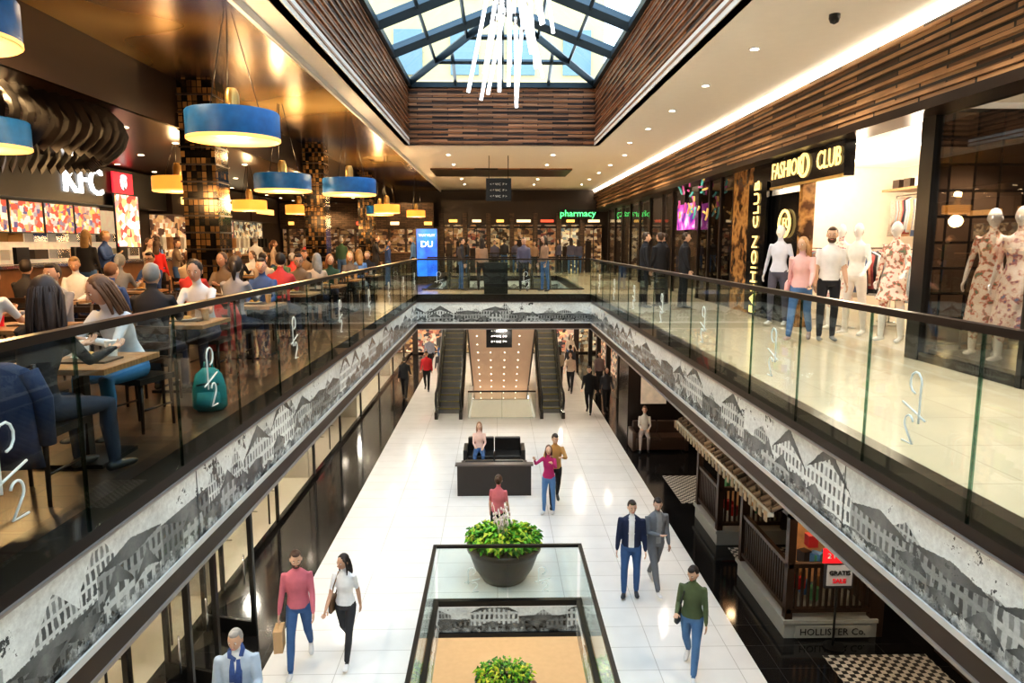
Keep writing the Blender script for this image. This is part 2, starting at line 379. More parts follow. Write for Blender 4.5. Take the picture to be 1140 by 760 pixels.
b.bb(5.5,14,-2,30,16,17,M('grey_facade',(.5,.52,.55),.7)); b.bb(-13,-6,-2,30,15,16,M('grey_facade',(.5,.52,.55),.7))
b.obj('neighbouring_building')
def w(name,*a): 
    b=MB(); b.bb(*a); return b.obj(name)
dk=M('wall_dark',(.05,.032,.022),.5)
w('wall_left',-11.2,-11,Y0,YE,0,CEIL,dk); w('wall_right',11,11.2,Y0,YE,0,CEIL+.2,M('wall_cream',(.72,.68,.6),.6))
w('wall_back',-11.2,11.2,YE,YE+.2,0,CEIL+.2,dk); w('wall_front',-11.2,11.2,Y0-.2,Y0,-5,12.2,M('wall_cream2',(.5,.45,.38),.6))
w('trim_slat_panel',-2.6,3.0,28.3,31.2,CEIL-.06,CEIL,slat)
b=MB(); lum=M('downlight_glow',(1,.93,.8),.5,es=12)
ring=M('downlight_ring',(.7,.7,.7),.3,.8)
for y in [3.5,6,8.5,11,13.5,16,18.5,21]:
    b.lathe([(.09,0),(.09,-.015),(.07,-.015)],(3.9,y,CEIL),ring,12); b.lathe([(.06,-.017),(.0,-.018)],(3.9,y,CEIL),lum,12)
for y in range(24,39,3):
    for x in (-1.6,1.9,4.3): b.lathe([(.06,-.017),(.0,-.018)],(x,y,CEIL),lum,12)
b.obj('ceiling_downlights')
b=MB()
for y in range(3,39,2):
    for x in (-6.6,-8.3,-9.9): b.lathe([(.07,-.01),(.0,-.012)],(x,y,F+3.65),M('downlight_warm',(1,.75,.45),.5,es=12),10)
b.obj('food_court_downlights')
b=MB(); b.lathe([(.14,0),(.14,-.04),(.05,-.07)],(4.5,8.1,CEIL),white); b.obj('smoke_detector')
b=MB(); b.lathe([(.07,0),(.07,-.05),(.05,-.1),(.01,-.12)],(4.35,9.4,CEIL),black); b.obj('dome_camera')
b=MB()
for rr_ in (.22,.15,.09): b.lathe([(rr_,-.0),(rr_,-.05+rr_*.1),(rr_-.03,-.05+rr_*.1)],(3.9,7.6,CEIL),M('grille',(.45,.42,.38),.5))
b.obj('ceiling_speaker')
b=MB()
b.bb(5.5,5.75,Y0,YE,F+3.4,CEIL-.12,slat2)
z=F+3.5; oakb=M('oak_bar',(.4,.23,.12),.4,var=.6,scale=2)
while z<CEIL-.15: b.bb(5.46,5.5,Y0,YE,z,z+.045,oakb); z+=.16
b.bb(5.46,6.0,Y0,YE,F+3.3,F+3.42,bronze)
b.obj('trim_slatted_header')
w('cove_light',5.47,5.55,Y0,YE,CEIL-.09,CEIL+.16,M('cove_glow',(1,.9,.74),.5,es=8))
# ================================================================ UPPER RIGHT SHOPS
XS=5.9
bronzeglass=glassm('tinted_glass',(.35,.27,.2),.12,.6)
b=MB()
def mull(y,w=.08,m=black,x=XS): b.bb(x-.06,x+.06,y-w/2,y+w/2,F,F+3.4,m)
for y in (3,5.3,7.6): mull(y)
mull(9.65,.3)
b.bb(XS-.05,XS+.05,3,9.6,F,F+.12,blackg); b.bb(XS-.05,XS+.05,3,9.6,F+3.3,F+3.4,black)
b.obj('window_frame_near_shop')
b=MB()
for a,c in ((3.04,5.26),(5.34,7.56),(7.64,9.5)): b.bb(XS-.01,XS+.01,a,c,F+.12,F+3.3,GLW)
b.obj('window_1')
w('display_platform',XS+.1,7.4,3,9.5,F,F+.15,M('window_platform',(.08,.07,.065),.3))
scr=brickm('bronze_screen',(.05,.03,.02),(.14,.085,.05),(.015,.01,.008),'wall',.35,.35,.02,rough=.25,off=0)
w('wall_display_back',7.5,7.6,3,9.5,F,F+3.4,scr); w('wall_display_side',XS,7.45,9.6,9.7,F,F+3.4,scr)
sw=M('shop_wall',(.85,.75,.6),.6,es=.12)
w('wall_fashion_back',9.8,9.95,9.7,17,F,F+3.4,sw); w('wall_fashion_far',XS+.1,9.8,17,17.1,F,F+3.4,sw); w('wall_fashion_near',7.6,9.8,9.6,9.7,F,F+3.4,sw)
w('ceiling_fashion_shop',XS,9.9,9.7,17,F+3.4,F+3.5,M('shop_ceiling',(.9,.85,.76),.6,es=.3))  # ceiling slab itself glows to light the shop
b=MB()
for y in (10.5,11.7,12.9,14.1,15.3):
    for x in (6.6,7.6,8.6): b.lathe([(.09,-.01),(0,-.012)],(x,y,F+3.4),M('shop_spot_glow',(1,.92,.8),.5,es=14),10)
b.obj('shop_ceiling_lights')
marb=rampnoise('gold_marble',[(.4,(.05,.02,.008)),(.55,(.5,.26,.09)),(.7,(.1,.04,.015))],3.2,.15,0,8)
b=MB()
b.bb(XS-.12,XS+.12,13.35,13.5,F,F+3.4,marb); b.bb(XS-.1,XS+.12,14.9,16.0,F,F+3.4,blackg); b.bb(XS-.06,XS+.06,16.0,17.5,F,F+3.4,marb)
b.obj('pillar_shop_front')
b=MB(); gd=M('gold',(.8,.6,.25),.3,.9); b.bb(XS-.18,XS,11.7,14.8,F+2.72,F+3.38,blackg); b.bb(XS-.2,XS-.17,11.7,14.8,F+2.7,F+2.75,gd); b.bb(XS-.2,XS-.17,11.7,14.8,F+3.34,F+3.39,gd)
sg=b.obj('fashion_shop_sign'); goldl=M('gold_letters',(1,.7,.25),.3,.3,es=1.4)
text('FASHION     CLUB',.46,(XS-.2,13.25,F+3.04),RX,goldl,sg,sx=.8)
b=MB()
def ringm(b,c,R,r,mat,ax='x',n=20):
    pts=[(c[0],c[1]+R*math.cos(2*math.pi*i/n),c[2]+R*math.sin(2*math.pi*i/n)) if ax=='x' else (c[0]+R*math.cos(2*math.pi*i/n),c[1],c[2]+R*math.sin(2*math.pi*i/n)) for i in range(n+1)]
    b.tube(pts,r,mat,6,ref=(1,0,0) if ax=='x' else (0,1,0))
ringm(b,(XS-.2,13.2,F+3.04),.2,.03,goldl); ringm(b,(XS-.1,14.2,F+2.0),.26,.03,goldl)
b.bb(XS-.05,XS+.05,13.6,14.85,F,F+2.6,blackg)
o=b.obj('fashion_shop_logo_panel'); text('FC',.3,(XS-.07,14.2,F+2.0),RX,goldl,o)
o2=w('fashion_shop_banner',XS-.2,XS-.14,14.95,16,F+.1,F+2.9,blackg)
t=text('FASHION CLUB',.42,(XS-.22,15.45,F+1.5),(0,0,0),goldl,None,name='banner_lettering')
t.rotation_euler=(Matrix(((0,0,-1),(0,1,0),(1,0,0)))).to_euler()
t.parent=o2
b=MB(); b.bb(XS-.02,XS+.02,17.5,20.5,F,F+3.3,bronzeglass); 
for y in (17.5,18.5,19.5,20.5,22,23.5,25,27,29,31,33,35,37): mull(y,.08,bronze)
for y0,y1 in ((20.6,22),(22,25),(25,29),(29,33),(33,37)): b.bb(XS-.01,XS+.01,y0+.06,y1-.06,F,F+3.3,GLS)
b.obj('window_2')
def shm(i,c,e): return rampnoise('shop_display_%d'%i,c,5,.5,es=e,vor='box',stretch=(1,1,1.3))
SC=[[(.3,(.1,.05,.03)),(.5,(.7,.45,.2)),(.62,(.35,.15,.06)),(.85,(1,.85,.6))],
 [(.3,(.05,.04,.04)),(.5,(.7,.58,.42)),(.62,(.3,.08,.06)),(.85,(.8,.5,.25))],
 [(.3,(.07,.04,.02)),(.5,(.8,.58,.3)),(.62,(.08,.14,.14)),(.85,(1,.8,.5))]]
shopm=[shm(i,c,.7) for i,c in enumerate(SC)]; dimm=[shm(i+3,c,.22) for i,c in enumerate(SC)]
b=MB()
for i,(y0,y1) in enumerate(((17.2,21),(21,25),(25,29),(29,33),(33,38))):
    b.bb(8.5,8.6,y0,y1,F,F+3.4,shopm[i%3]); b.bb(6,8.6,y1-.05,y1+.05,F,F+3.4,dk)
    for k in range(4):
        b.bb(8.1,8.5,y0+.3,y1-.3,F+.4+k*.65,F+.44+k*.65,wood)
        for j in range(8):
            yy=y0+.5+j*(y1-y0-1)/8; c=[random.random()*.8 for _ in range(3)]
            b.bb(8.15,8.4,yy,yy+.25,F+.44+k*.65,F+.44+k*.65+random.uniform(.15,.4),M('goods%d'%(j%5),c,.5))
b.obj('shop_shelving')
o=w('shop_sign',XS-.3,XS-.2,20.3,21.9,F+2.0,F+2.75,rampnoise('screen_pink',[(.4,(.1,.02,.25)),(.55,(.6,.08,.45)),(.7,(.9,.8,.9))],3,.3,es=1.0)); 
b=MB()
for i in range(22):
    a=Vector((XS-.35,18.6+random.random()*3,F+2.4+random.random()*.9)); d=Vector((0,random.uniform(-.25,.25),random.uniform(-.2,.2)))
    b.tube([a,a+d,a+d*1.6+Vector((0,.1,0))],.03,random.choice([M('n1',(.7,.12,.35),.3,es=.4),M('n2',(.12,.5,.45),.3,es=.4),M('n3',(.8,.5,.15),.3,es=.4)]),5)
b.obj('neon_shop_decoration')
def rack(loc,rz,L=1.6,h=1.5,seed=0,pal=None,name='clothes_rack'):
    rnd=random.Random(seed); b=MB()
    for x in (-L/2,L/2):
        b.tube([(x,0,0),(x,0,h)],.015,steel,6); b.tube([(x,-.25,.02),(x,.25,.02)],.015,steel,6)
    b.tube([(-L/2,0,h),(L/2,0,h)],.015,steel,6)
    n=int(L/.06)
    for i in range(n):
        x=-L/2+.06+i*(L-.1)/n; c=rnd.choice(pal); mt=M('cloth_%d_%d_%d'%tuple(int(k*99) for k in c),c,.8,var=.3,scale=25)
        ln=rnd.uniform(.6,.95); w_=rnd.uniform(.17,.21)
        b.tube([(x,0,h-.05),(x,0,h-.13),(x,0,h-.35),(x,0,h-ln)],[(.01,.04),(.02,w_),(.02,w_*.85),(.025,w_*1.1)],mt,8)
    return b.obj(name,loc=loc,rz=rz)
pal=[(.8,.7,.6),(.75,.35,.25),(.85,.85,.82),(.15,.2,.35),(.5,.12,.12),(.75,.55,.35),(.05,.05,.06),(.5,.6,.65)]
for i,(x,y,r) in enumerate([(7.2,10.6,90),(8.1,10.6,0),(8.2,12.2,0),(7.3,13.6,30),(9.1,11.7,90),(9.1,14,90),(8.2,15.5,0),(6.9,15.3,90),(7.7,11.6,60),(7.4,12.6,80)]):
    rack((x,y,F),rad(r),1.5,1.5,i,pal)
for i in range(4): rack((9.45,10.8+i*1.7,F+1.55),rad(90),1.5,1.15,i+20,pal,'hanging_clothes_rail')
b=MB()
b.bb(9.0,9.7,10.2,16.5,F+2.78,F+2.83,wood)
for i in range(14): b.bb(9.1,9.5,10.4+i*.43,10.65+i*.43,F+2.83,F+3.03,random.choice([white,brown,wood]))
b.obj('shop_high_shelf')
# ================================================================ LEFT FOOD COURT
for y in (13.2,21.2,29.2):
    b=MB(); b.bb(-5.6,-5.0,y-.3,y+.3,F,CEIL-.04,mosaic)
    for k in range(14):
        for sx in (-1,1): b.box((-5.3+sx*.3,y,F+.3+k*.3),(.04,.64,.03),bronze)
        b.box((-5.3,y-.3,F+.3+k*.3),(.64,.04,.03),bronze)
    b.obj('mosaic_pillar')
red=M('red_panel',(.6,.02,.03),.3,es=.4); 
o=w('restaurant_fascia',-10.95,-10.3,13.65,22.5,F+2.6,F+3.6,black)
text('KFC',.95,(-10.27,18.05,F+3.12),LX,M('sign_white',(1,1,1),.4,es=4),o,name='white_letters',sx=1.0,ext=.03)
o=w('timber_sign_panel',-10.3,-10.2,11.6,13.6,F,F+3.6,M('wood_sign_wall',(.3,.16,.06),.5,var=.3))
text('DES\nWEN\nEN\nTEN',.42,(-10.18,12.8,F+2.1),LX,M('cream_letters',(.9,.75,.45),.5,es=.3),o)
def screen(name,x,y0,y1,z0,z1,mat,fr=.03):
    b=MB(); b.bb(x-.04,x,y0-fr,y1+fr,z0-fr,z1+fr,black); b.bb(x,x+.01,y0,y1,z0,z1,mat)
    return b.obj(name)
menu=rampnoise('menu_picture',[(.3,(.5,.07,.05)),(.45,(.8,.75,.65)),(.6,(.06,.06,.2)),(.75,(.8,.42,.12))],9,.4,es=.8,vor='box')
for i in range(4): screen('menu_board',-10.2,14+i*1.15,15.05+i*1.15,F+1.85,F+2.5,menu)
screen('food_menu_display',-10.15,19.2,20.4,F+1.5,F+2.9,rampnoise('poster_picture',[(.3,(.9,.88,.85)),(.5,(.6,.04,.04)),(.7,(.8,.5,.25))],6,.4,es=1.0,vor=True))
b=MB(); b.bb(-10.25,-10.2,19.3,20.3,F+2.95,F+3.5,M('sign_red',(.85,.03,.05),.4,es=1.3))
fw=M('sign_face_white',(1,.95,.9),.4,es=2)
b.ell((-10.19,19.8,F+3.24),(.02,.17,.2),fw,16,8); b.ell((-10.18,19.8,F+3.38),(.02,.18,.08),M('sign_hair',(.8,.8,.8),.4,es=1),12,6); b.ell((-10.17,19.74,F+3.25),(.01,.04,.03),black,8,5); b.ell((-10.17,19.86,F+3.25),(.01,.04,.03),black,8,5); b.ell((-10.17,19.8,F+3.08),(.01,.05,.06),black,8,5)
b.obj('restaurant_portrait_sign')
b=MB(); b.bb(-10.4,-9.7,13.7,21.8,F,F+1.1,M('counter_front',(.22,.1,.04),.4,var=.3)); b.bb(-10.5,-9.6,13.7,21.8,F+1.1,F+1.16,steel)
for y in (15,17,19,21): b.box((-9.95,y,F+1.35),(.08,.4,.34),black); b.box((-9.95,y,F+1.19),(.2,.2,.04),black)
b.obj('service_counter')
b=MB(); b.bb(-10.98,-10.9,13.7,21.8,F,F+2.5,M('kitchen_steel',(.8,.66,.48),.35,.2,es=.4,var=.3))  # steel back panel is given a glow to brighten the kitchen
for k in range(3):
    for j in range(9): b.box((-10.8,14.3+j*.85,F+.95+k*.4),(.2,.5,.22),random.choice([steel,M('bun',(.6,.35,.12),.6),white,steel,brown]))
b.obj('kitchen_equipment')
b=MB()
for i,y in enumerate((24.4,28,31.6)):
    c=[(1,.6,.2),(.95,.8,.5),(1,.5,.15)][i]
    b.bb(-10.95,-10.2,y-1.75,y+1.75,F+2.5,F+3.6,brown)
    b.bb(-10.2,-10.15,y-1.1,y+1.1,F+2.85,F+3.08,M('lit_sign%d'%i,c,.4,es=2))
    b.bb(-10.6,-9.9,y-1.7,y+1.7,F,F+1.1,stoneb); b.bb(-10.6,-9.8,y-1.7,y+1.7,F+1.1,F+1.15,wood)
    b.bb(-10.96,-10.92,y-1.7,y+1.7,F+1.1,F+2.5,shopm[i])
    for j in range(7): b.box((-10.7,y-1.5+j*.5,F+1.6),(.15,.25,.4),random.choice([white,brown,wood,black]))
b.obj('food_stall_row')
yl=M('yellow_lamp',(1,.6,.14),.4,es=1.5); wl=M('warm_white_lamp',(1,.78,.48),.4,es=1.3); rl=M('red_lit',(.9,.12,.06),.4,es=.9); bl_=M('blue_lit',(.1,.35,1),.4,es=1)
b=MB()
b.bb(-10.9,-3.2,36,36.2,F+2.3,F+3.6,stoneb)
rs=random.Random(4)
for i in range(9):
    x=-10.6+i*.85; b.bb(x,x+.1,36,36.15,F,F+2.4,stoneb)
    ww=rs.uniform(.2,.45)
    if i%2==0: b.bb(x+.15,x+.15+ww,35.9,35.98,F+2.5,F+2.66,[yl,wl,rl,wl][(i//2)%4])
b.bb(-10.9,-3.2,36.4,36.5,F,F+2.3,dimm[0])
for k in range(3): b.bb(-10.6,-3.4,36.1,36.38,F+1+k*.5,F+1.04+k*.5,darkwood)
b.bb(-10,-4,35.2,35.7,F,F+1.1,stoneb); b.bb(-10.05,-3.95,35.15,35.75,F+1.1,F+1.15,wood)
b.obj('bar_front')
b=MB()
b.bb(-3,6,38.8,38.9,F+2.6,F+3.9,brown); 
for i in range(7):
    x=-3+i*1.28; b.bb(x-.12,x+.12,38.6,39.2,F,F+3.2,stoneb)
    b.bb(x+.12,x+1.16,39.3,39.35,F,F+2.6,dimm[i%3] if i!=5 else shopm[2]); b.bb(x+.62,x+.66,38.75,38.8,F,F+2.5,bronze); b.bb(x+.12,x+1.16,38.75,38.8,F+2.4,F+2.5,bronze)
    ww=rs.uniform(.35,.8); b.bb(x+.64-ww/2,x+.64+ww/2,38.68,38.75,F+2.72,F+2.86,[yl,wl,yl,wl,rl,yl,wl][i])
    b.bb(x+.25,x+.55,39.0,39.25,F,F+rs.uniform(1.2,1.9),random.choice([darkwood,brown,red]))
b.obj('shopfront_far')
o=w('pharmacy_sign',3.4,5.4,38.4,38.55,F+2.95,F+3.4,black); text('pharmacy',.5,(4.4,38.38,F+3.17),FY,M('green_neon',(.1,1,.25),.4,es=2.5),o)
b=MB()
n=90; fin=M('fin_black',(.02,.013,.01),.35)
for i in range(n):
    a=2*math.pi*i/n; cx,cy=-8.2,10.3; rx_,ry_=2.1,2.9
    x=cx+rx_*math.cos(a); y=cy+ry_*math.sin(a); nx,ny=math.cos(a),math.sin(a)
    pts=[];
    for k in range(7):
        t=k/6; off=.3*math.sin(math.pi*t)+.1*math.sin(6*a); pts.append((x+nx*off,y+ny*off,F+3.64-.72*t))
    b.tube(pts,[(.015,.1)]*7,fin,4,ref=(-ny,nx,0),smooth=False)
for k in range(5):
    rr_=1-.14*k; b.tube([(-8.2+2.0*rr_*math.cos(2*math.pi*i/40),10.3+2.8*rr_*math.sin(2*math.pi*i/40),F+3.5) for i in range(41)],[(.03,.1)]*41,fin,4,ref=(0,0,1),smooth=False)
b.obj('ceiling_fin_sculpture')
blue=M('blue_shade',(.01,.13,.38),.45,var=.35,scale=9,es=.05); goldin=M('gold_lining',(1,.52,.15),.4,es=1.2); orng=M('amber_shade',(.9,.4,.06),.45,es=.9)
def drum(x,y,z,r=.6,h=.38,mat=blue,top=CEIL-.05,pw=60):
    b=MB()
    b.lathe([(r*.55,h*.5),(r*.97,h*.48),(r,h*.42),(r,-h*.42),(r*.985,-h*.5)],(0,0,0),mat,40)
    b.lathe([(r*.975,-h*.5),(r*.9,-h*.36),(0.02,-h*.34)],(0,0,-.012),goldin,40)
    b.lathe([(r*1.005,-h*.5),(r*1.005,-h*.42)],(0,0,0),goldin,40)
    b.lathe([(.12,-h*.5+.02),(.12,-h*.5+.05)],(0,0,0),lum,16)
    b.lathe([(.09,h*.5),(.09,h*.5+.2),(.06,h*.5+.28)],(0,0,0),M('lamp_brass',(.5,.33,.12),.3,.7),16)
    for a in range(3):
        q=2*math.pi*a/3; b.tube([(r*.6*math.cos(q),r*.6*math.sin(q),h*.5),(.05*math.cos(q),.05*math.sin(q),top-z)],.006,black,5)
    o=b.obj('pendant_lamp',loc=(x,y,z))
    if pw: lamp('POINT',(x,y,z-h/2-.25),pw,(1,.64,.3),.2,name='pendant_bulb'); lamp('POINT',(x,y,z+h/2+.35),pw*.6,(1,.66,.32),.1,name='pendant_ceiling_fill')  # second point light is added above the drum to brighten the ceiling
    return o
drum(-3.35,9.3,CZ+1.47,.57,.36); drum(-6.5,9.2,CZ+1.35,.57,.36,top=F+3.65); drum(-4.6,6.2,CZ+1.86,.57,.38)
drum(-4.5,15.2,CZ+1.25,.58,.36); drum(-3.25,15.9,CZ+1.22,.58,.36); drum(-6.6,15,CZ+1.2,.5,.3,orng,F+3.65,30); drum(-6.7,19.5,CZ+1.0,.45,.28,orng,F+3.65,30)
drum(-3.6,23.5,CZ+1.1,.42,.28,orng); drum(-6.6,24,CZ+1.1,.45,.3,orng,F+3.65,30); drum(-4.4,27,CZ+1.2,.5,.34); drum(-3.5,31,CZ+1.25,.4,.28,orng)
# ================================================================ CHANDELIER
b=MB(); rod=M('light_rod',(.95,.97,1),.3,es=3)
rnd=random.Random(5)
hub=Vector((0.14,9.0,10.6))
for i in range(26):
    a=rnd.uniform(0,2*math.pi); R_=rnd.uniform(.05,.42); zt=hub.z-rnd.uniform(.1,1.7); L=rnd.uniform(.8,1.25)
    tl=rnd.uniform(-.16,.42)
    st=Vector((hub.x+R_*math.cos(a),hub.y+R_*math.sin(a),zt)); en=st+Vector((math.cos(a)*math.sin(tl)*L,math.sin(a)*math.sin(tl)*L,-math.cos(tl)*L))
    if en.z<CZ+1.72: k=(CZ+1.72-st.z)/(en.z-st.z); en=st+(en-st)*k
    b.tube([st,en],.022,rod,8); b.tube([st,st+(st-en)*.1],.025,steel,8)
    b.tube([st+(st-en)*.1,(hub.x+R_*.6*math.cos(a),hub.y+R_*.6*math.sin(a),hub.z+.2)],.004,steel,4)
b.tube([hub+Vector((0,0,1.3)),hub],.03,steel,8)
b.lathe([(.42,.18),(.42,.24),(.1,.3)],hub,steel,24)
b.obj('chandelier')
b=MB(); b.bb(-.35,.5,24.2,24.28,CZ+1.4,CZ+2.15,black)
for x in (-.25,.4): b.tube([(x,24.24,CZ+2.15),(x,24.24,CEIL)],.012,black,6)
o=b.obj('hanging_direction_sign')
for i in range(3): text('< ^ WC  P >',.11,(.07,24.19,CZ+1.95-i*.2),FY,white,o)
b=MB(); b.bb(-.35,.5,22.9,22.98,zc-.75,zc-.05,black)
for x in (-.25,.4): b.tube([(x,22.94,zc-.06),(x,22.94,zc)],.02,black,6)
o=b.obj('hanging_direction_sign')
for i in range(3): text('< ^ WC  P >',.1,(.07,22.89,zc-.2-i*.18),FY,white,o)
b=MB(); b.bb(-3.2,-2.3,28.0,28.15,F,F+.2,black); b.bb(-3.2,-2.3,28.0,28.1,F+.2,F+2.2,black); b.bb(-3.15,-2.35,27.98,28.0,F+.3,F+2.15,rampnoise('ad_blue',[(.35,(.01,.06,.6)),(.6,(.02,.22,.9))],1.2,.3,es=1.1))
o=b.obj('advertising_display'); text('THAT MUST',.12,(-2.75,27.96,F+1.9),FY,M('ad_white',(1,1,1),.4,es=2),o); text('DU',.34,(-2.75,27.96,F+1.55),FY,M('ad_white',(1,1,1),.4,es=2),o)
w('info_kiosk',-.4,.35,22.2,22.6,F,F+1.0,black)
# ================================================================ LOWER LEVEL
b=MB()
ys=[-2,2,5.8,8.8,12,15.2,18.4,21.6,25,29,33,37]
for y in ys: b.bb(-4.98,-4.92,y-.04,y+.04,0,zc,black)
b.bb(-4.98,-4.92,Y0,YE,2.85,2.92,black); b.bb(-5.0,-4.9,Y0,YE,0,.1,blackg)
b.bb(-4.97,-4.93,Y0,YE,2.92,zc,M('transom_panel',(.14,.1,.075),.3))
b.obj('shopfront_frame_left')
b=MB()
for a,c in zip(ys,ys[1:]): b.bb(-4.955,-4.945,a+.05,c-.05,.1,2.84,GLS)
b.obj('window_3')
w('wall_lower_left_back',-7.6,-7.5,Y0,YE,0,zc,M('lower_shop_wall',(.88,.8,.68),.6,es=.55))  # back wall glows by itself to brighten the shop interiors
b=MB()
for i in range(24):
    y=-1+i*1.6
    for zz in (.4,1.2,2): b.bb(-7.45,-7.1,y,y+1.3,zz,zz+.04,wood)
    for k in range(3):
        for j in range(4): b.bb(-7.4,-7.2,y+.1+j*.3,y+.3+j*.3,.44+k*.8,.44+k*.8+random.uniform(.15,.45),M('goods%d'%((j+i)%5),(.5,.5,.5)))
b.obj('lower_shop_shelves')
for y in (5.8,12,18.4,25,33): w('wall_shop_divider',-7.45,-5.1,y-.05,y+.05,0,zc,M('divider_grey',(.5,.45,.38),.5))
w('floor_lower_shop',-7.5,-5.0,Y0,YE,0,.012,M('lower_shop_floor',(.75,.68,.56),.3))
for y in (7.2,9.3,13.6,16.6,19.6,23): rack((-5.9,y,.012),rad(90),1.4,1.5,int(y*3),[(.05,.05,.05),(.6,.6,.6),(.25,.25,.3),(.8,.8,.8),(.6,.3,.2),(.7,.1,.1)])
b=MB()
for y in (6.6,8.2,10.0,14.8,20.6): b.bb(-5.16,-5.12,y,y+.8,.8,2.3,shopm[1]); b.tube([(-5.14,y+.4,.012),(-5.14,y+.4,.8)],.02,black,6)
b.obj('window_posters')
def door(loc,rz):
    b=MB()
    for x0,x1,z0,z1 in ((0,.08,0,2.5),(.92,1.0,0,2.5),(.08,.92,0,.25),(.08,.92,2.38,2.5)): b.bb(x0,x1,-.025,.025,z0,z1,black)
    b.bb(.08,.92,-.008,.008,.25,2.38,GLS); b.tube([(.86,-.06,.9),(.86,-.06,1.4)],.015,steel,6)
    return b.obj('door_1',loc=loc,rz=rz)
door((-4.85,8.5,0),rad(-10)); door((-4.85,9.6,0),rad(-20)); door((-4.85,10.9,0),rad(-15))
b=MB()
for i in range(6):
    x=-6.8+i*2.3; b.bb(x,x+2.0,39.7,39.8,.1,2.8,shopm[i%3]); b.bb(x+2.0,x+2.3,39.6,39.9,0,zc-.02,dk)
b.obj('shopfront_lower_far')
w('wall_lower_right',7.2,7.4,Y0,YE,0,zc,M('lower_right_wall',(.1,.065,.045),.5,var=.4))
b=MB(); b.bb(4.1,7.1,21.4,23,0,zc,M('black_cladding',(.025,.018,.016),.2)); b.bb(4.5,5.3,21.37,21.4,1.3,2.8,M('poster_lit',(.5,.4,.3),.4,es=.4,var=.6,scale=4)); b.obj('pillar_black_clad')
b=MB()
for y in (25,28,31,34,37): b.bb(4.9,5.1,y-.15,y+.15,0,zc-.02,black)
b.bb(5.6,5.7,23.1,39,0,2.8,shopm[1]); b.obj('shopfront_lower_right')
rooft=brickm('roof_tile',(.12,.085,.065),(.24,.18,.13),(.04,.03,.02),'floor',.22,.3,.02,rough=.7,bump=1)
cream=M('porch_base',(.36,.38,.37),.5)
def porch(y0,y1,x0=4.6,x1=6.1):
    b=MB()
    b.bb(x0,x1,y0,y1,0,.3,cream); b.bb(x0-.04,x1,y0-.04,y1+.04,.26,.32,cream)
    for (x,y) in ((x0+.06,y0+.06),(x1-.06,y0+.06),(x0+.06,y1-.06)):
        b.bb(x-.06,x+.06,y-.06,y+.06,.3,2.2,darkwood)
    for zz in (.42,1.18):
        b.bb(x0+.02,x0+.1,y0,y1,zz,zz+.07,darkwood); b.bb(x0,x1,y0+.02,y0+.1,zz,zz+.07,darkwood)
    y=y0+.16
    while y<y1-.1: b.bb(x0+.04,x0+.08,y,y+.04,.49,1.18,darkwood); y+=.1
    x=x0+.16
    while x<x1-.1: b.bb(x,x+.04,y0+.04,y0+.08,.49,1.18,darkwood); x+=.1
    b.bb(x0,x1,y0,y0+.1,2.0,2.22,darkwood); b.bb(x0,x0+.1,y0,y1,2.0,2.22,darkwood)
    b.bb(x1,x1+.1,y0,y1,0,2.9,brown)
    b.bb(x0+.5,x1-.1,y0+.9,y0+.98,.5,2.1,M('warm_window',(.4,.2,.08),.4,var=.9,scale=5,es=.25))
    for i in range(14):
        b.box((x0+.4+random.random()*.9,y0+.4+random.random()*.35,.45+random.random()*1.1),(.16,.16,.2),random.choice([M('toy_red',(.5,.03,.03),.5),wood,brown,brown,M('t_blue',(.1,.25,.5)),M('t_green',(.1,.35,.18))]),rz=random.random())
    return b.obj('shop_veranda')
porch(10.4,12.6); porch(13.9,15.5)
b=MB()
y0,y1=10.2,15.8
b.quad([(4.2,y0,2.2),(4.2,y1,2.2),(6.2,y1,3.1),(6.2,y0,3.1)],rooft); b.quad([(4.2,y0,2.15),(6.2,y0,3.05),(6.2,y1,3.05),(4.2,y1,2.15)],darkwood)
b.bb(4.15,4.25,y0,y1,2.12,2.2,cream)
y=y0
while y<y1:
    b.tube([(4.2,y,2.23),(6.2,y,3.13)],.045,rooft,6); b.bb(4.13,4.15,y,y+.11,2.04,2.2,M('awning_cream',(.32,.27,.2),.6)); y+=.22
b.obj('awning_tiled_roof')
o=w('veranda_name_board',4.75,5.95,10.33,10.35,.04,.24,cream); text('HOLLISTER Co.',.16,(5.35,10.32,.14),FY,black,o,ext=.003)
b=MB(); b.bb(5.05,5.5,10.1,10.14,1.0,1.6,M('poster_dark',(.05,.05,.06),.4)); b.bb(5.0,5.55,10.08,10.1,1.42,1.66,M('sale_red',(.8,.02,.03),.4,es=.6)); b.bb(5.08,5.47,10.08,10.1,1.05,1.38,M('poster_white',(.6,.63,.68),.4)); b.tube([(5.27,10.14,.02),(5.27,10.14,1.0)],.02,black,6); b.lathe([(.16,0.013),(.16,.03)],(5.27,10.12,0),black,16)
o=b.obj('sale_poster_stand'); text('2 FOR 1',.12,(5.27,10.07,1.54),FY,white,o); text('GRATIS',.1,(5.27,10.07,1.26),FY,black,o); text('SALE',.1,(5.27,10.07,1.13),FY,red,o)
chk=checkm('checker_mat',(.6,.58,.53),(.02,.02,.02),12)
w('checkered_doormat',5.0,6.6,8.2,9.9,0,.012,chk); w('checkered_doormat',4.5,5.6,16.3,18.3,0,.012,chk); w('checkered_doormat',4.8,6,12.75,13.75,0,.012,chk)
b=MB()
b.bb(6.8,7.1,6,10,0,zc-.02,brown); b.bb(6.75,6.8,6.5,8,.5,2.4,M('dark_poster',(.15,.12,.12),.3,es=.1)); b.bb(6.75,6.8,8.4,9.4,.5,2.6,shopm[2]); b.obj('shopfront_lower_near')
b=MB()
z0,z1=0,1.1
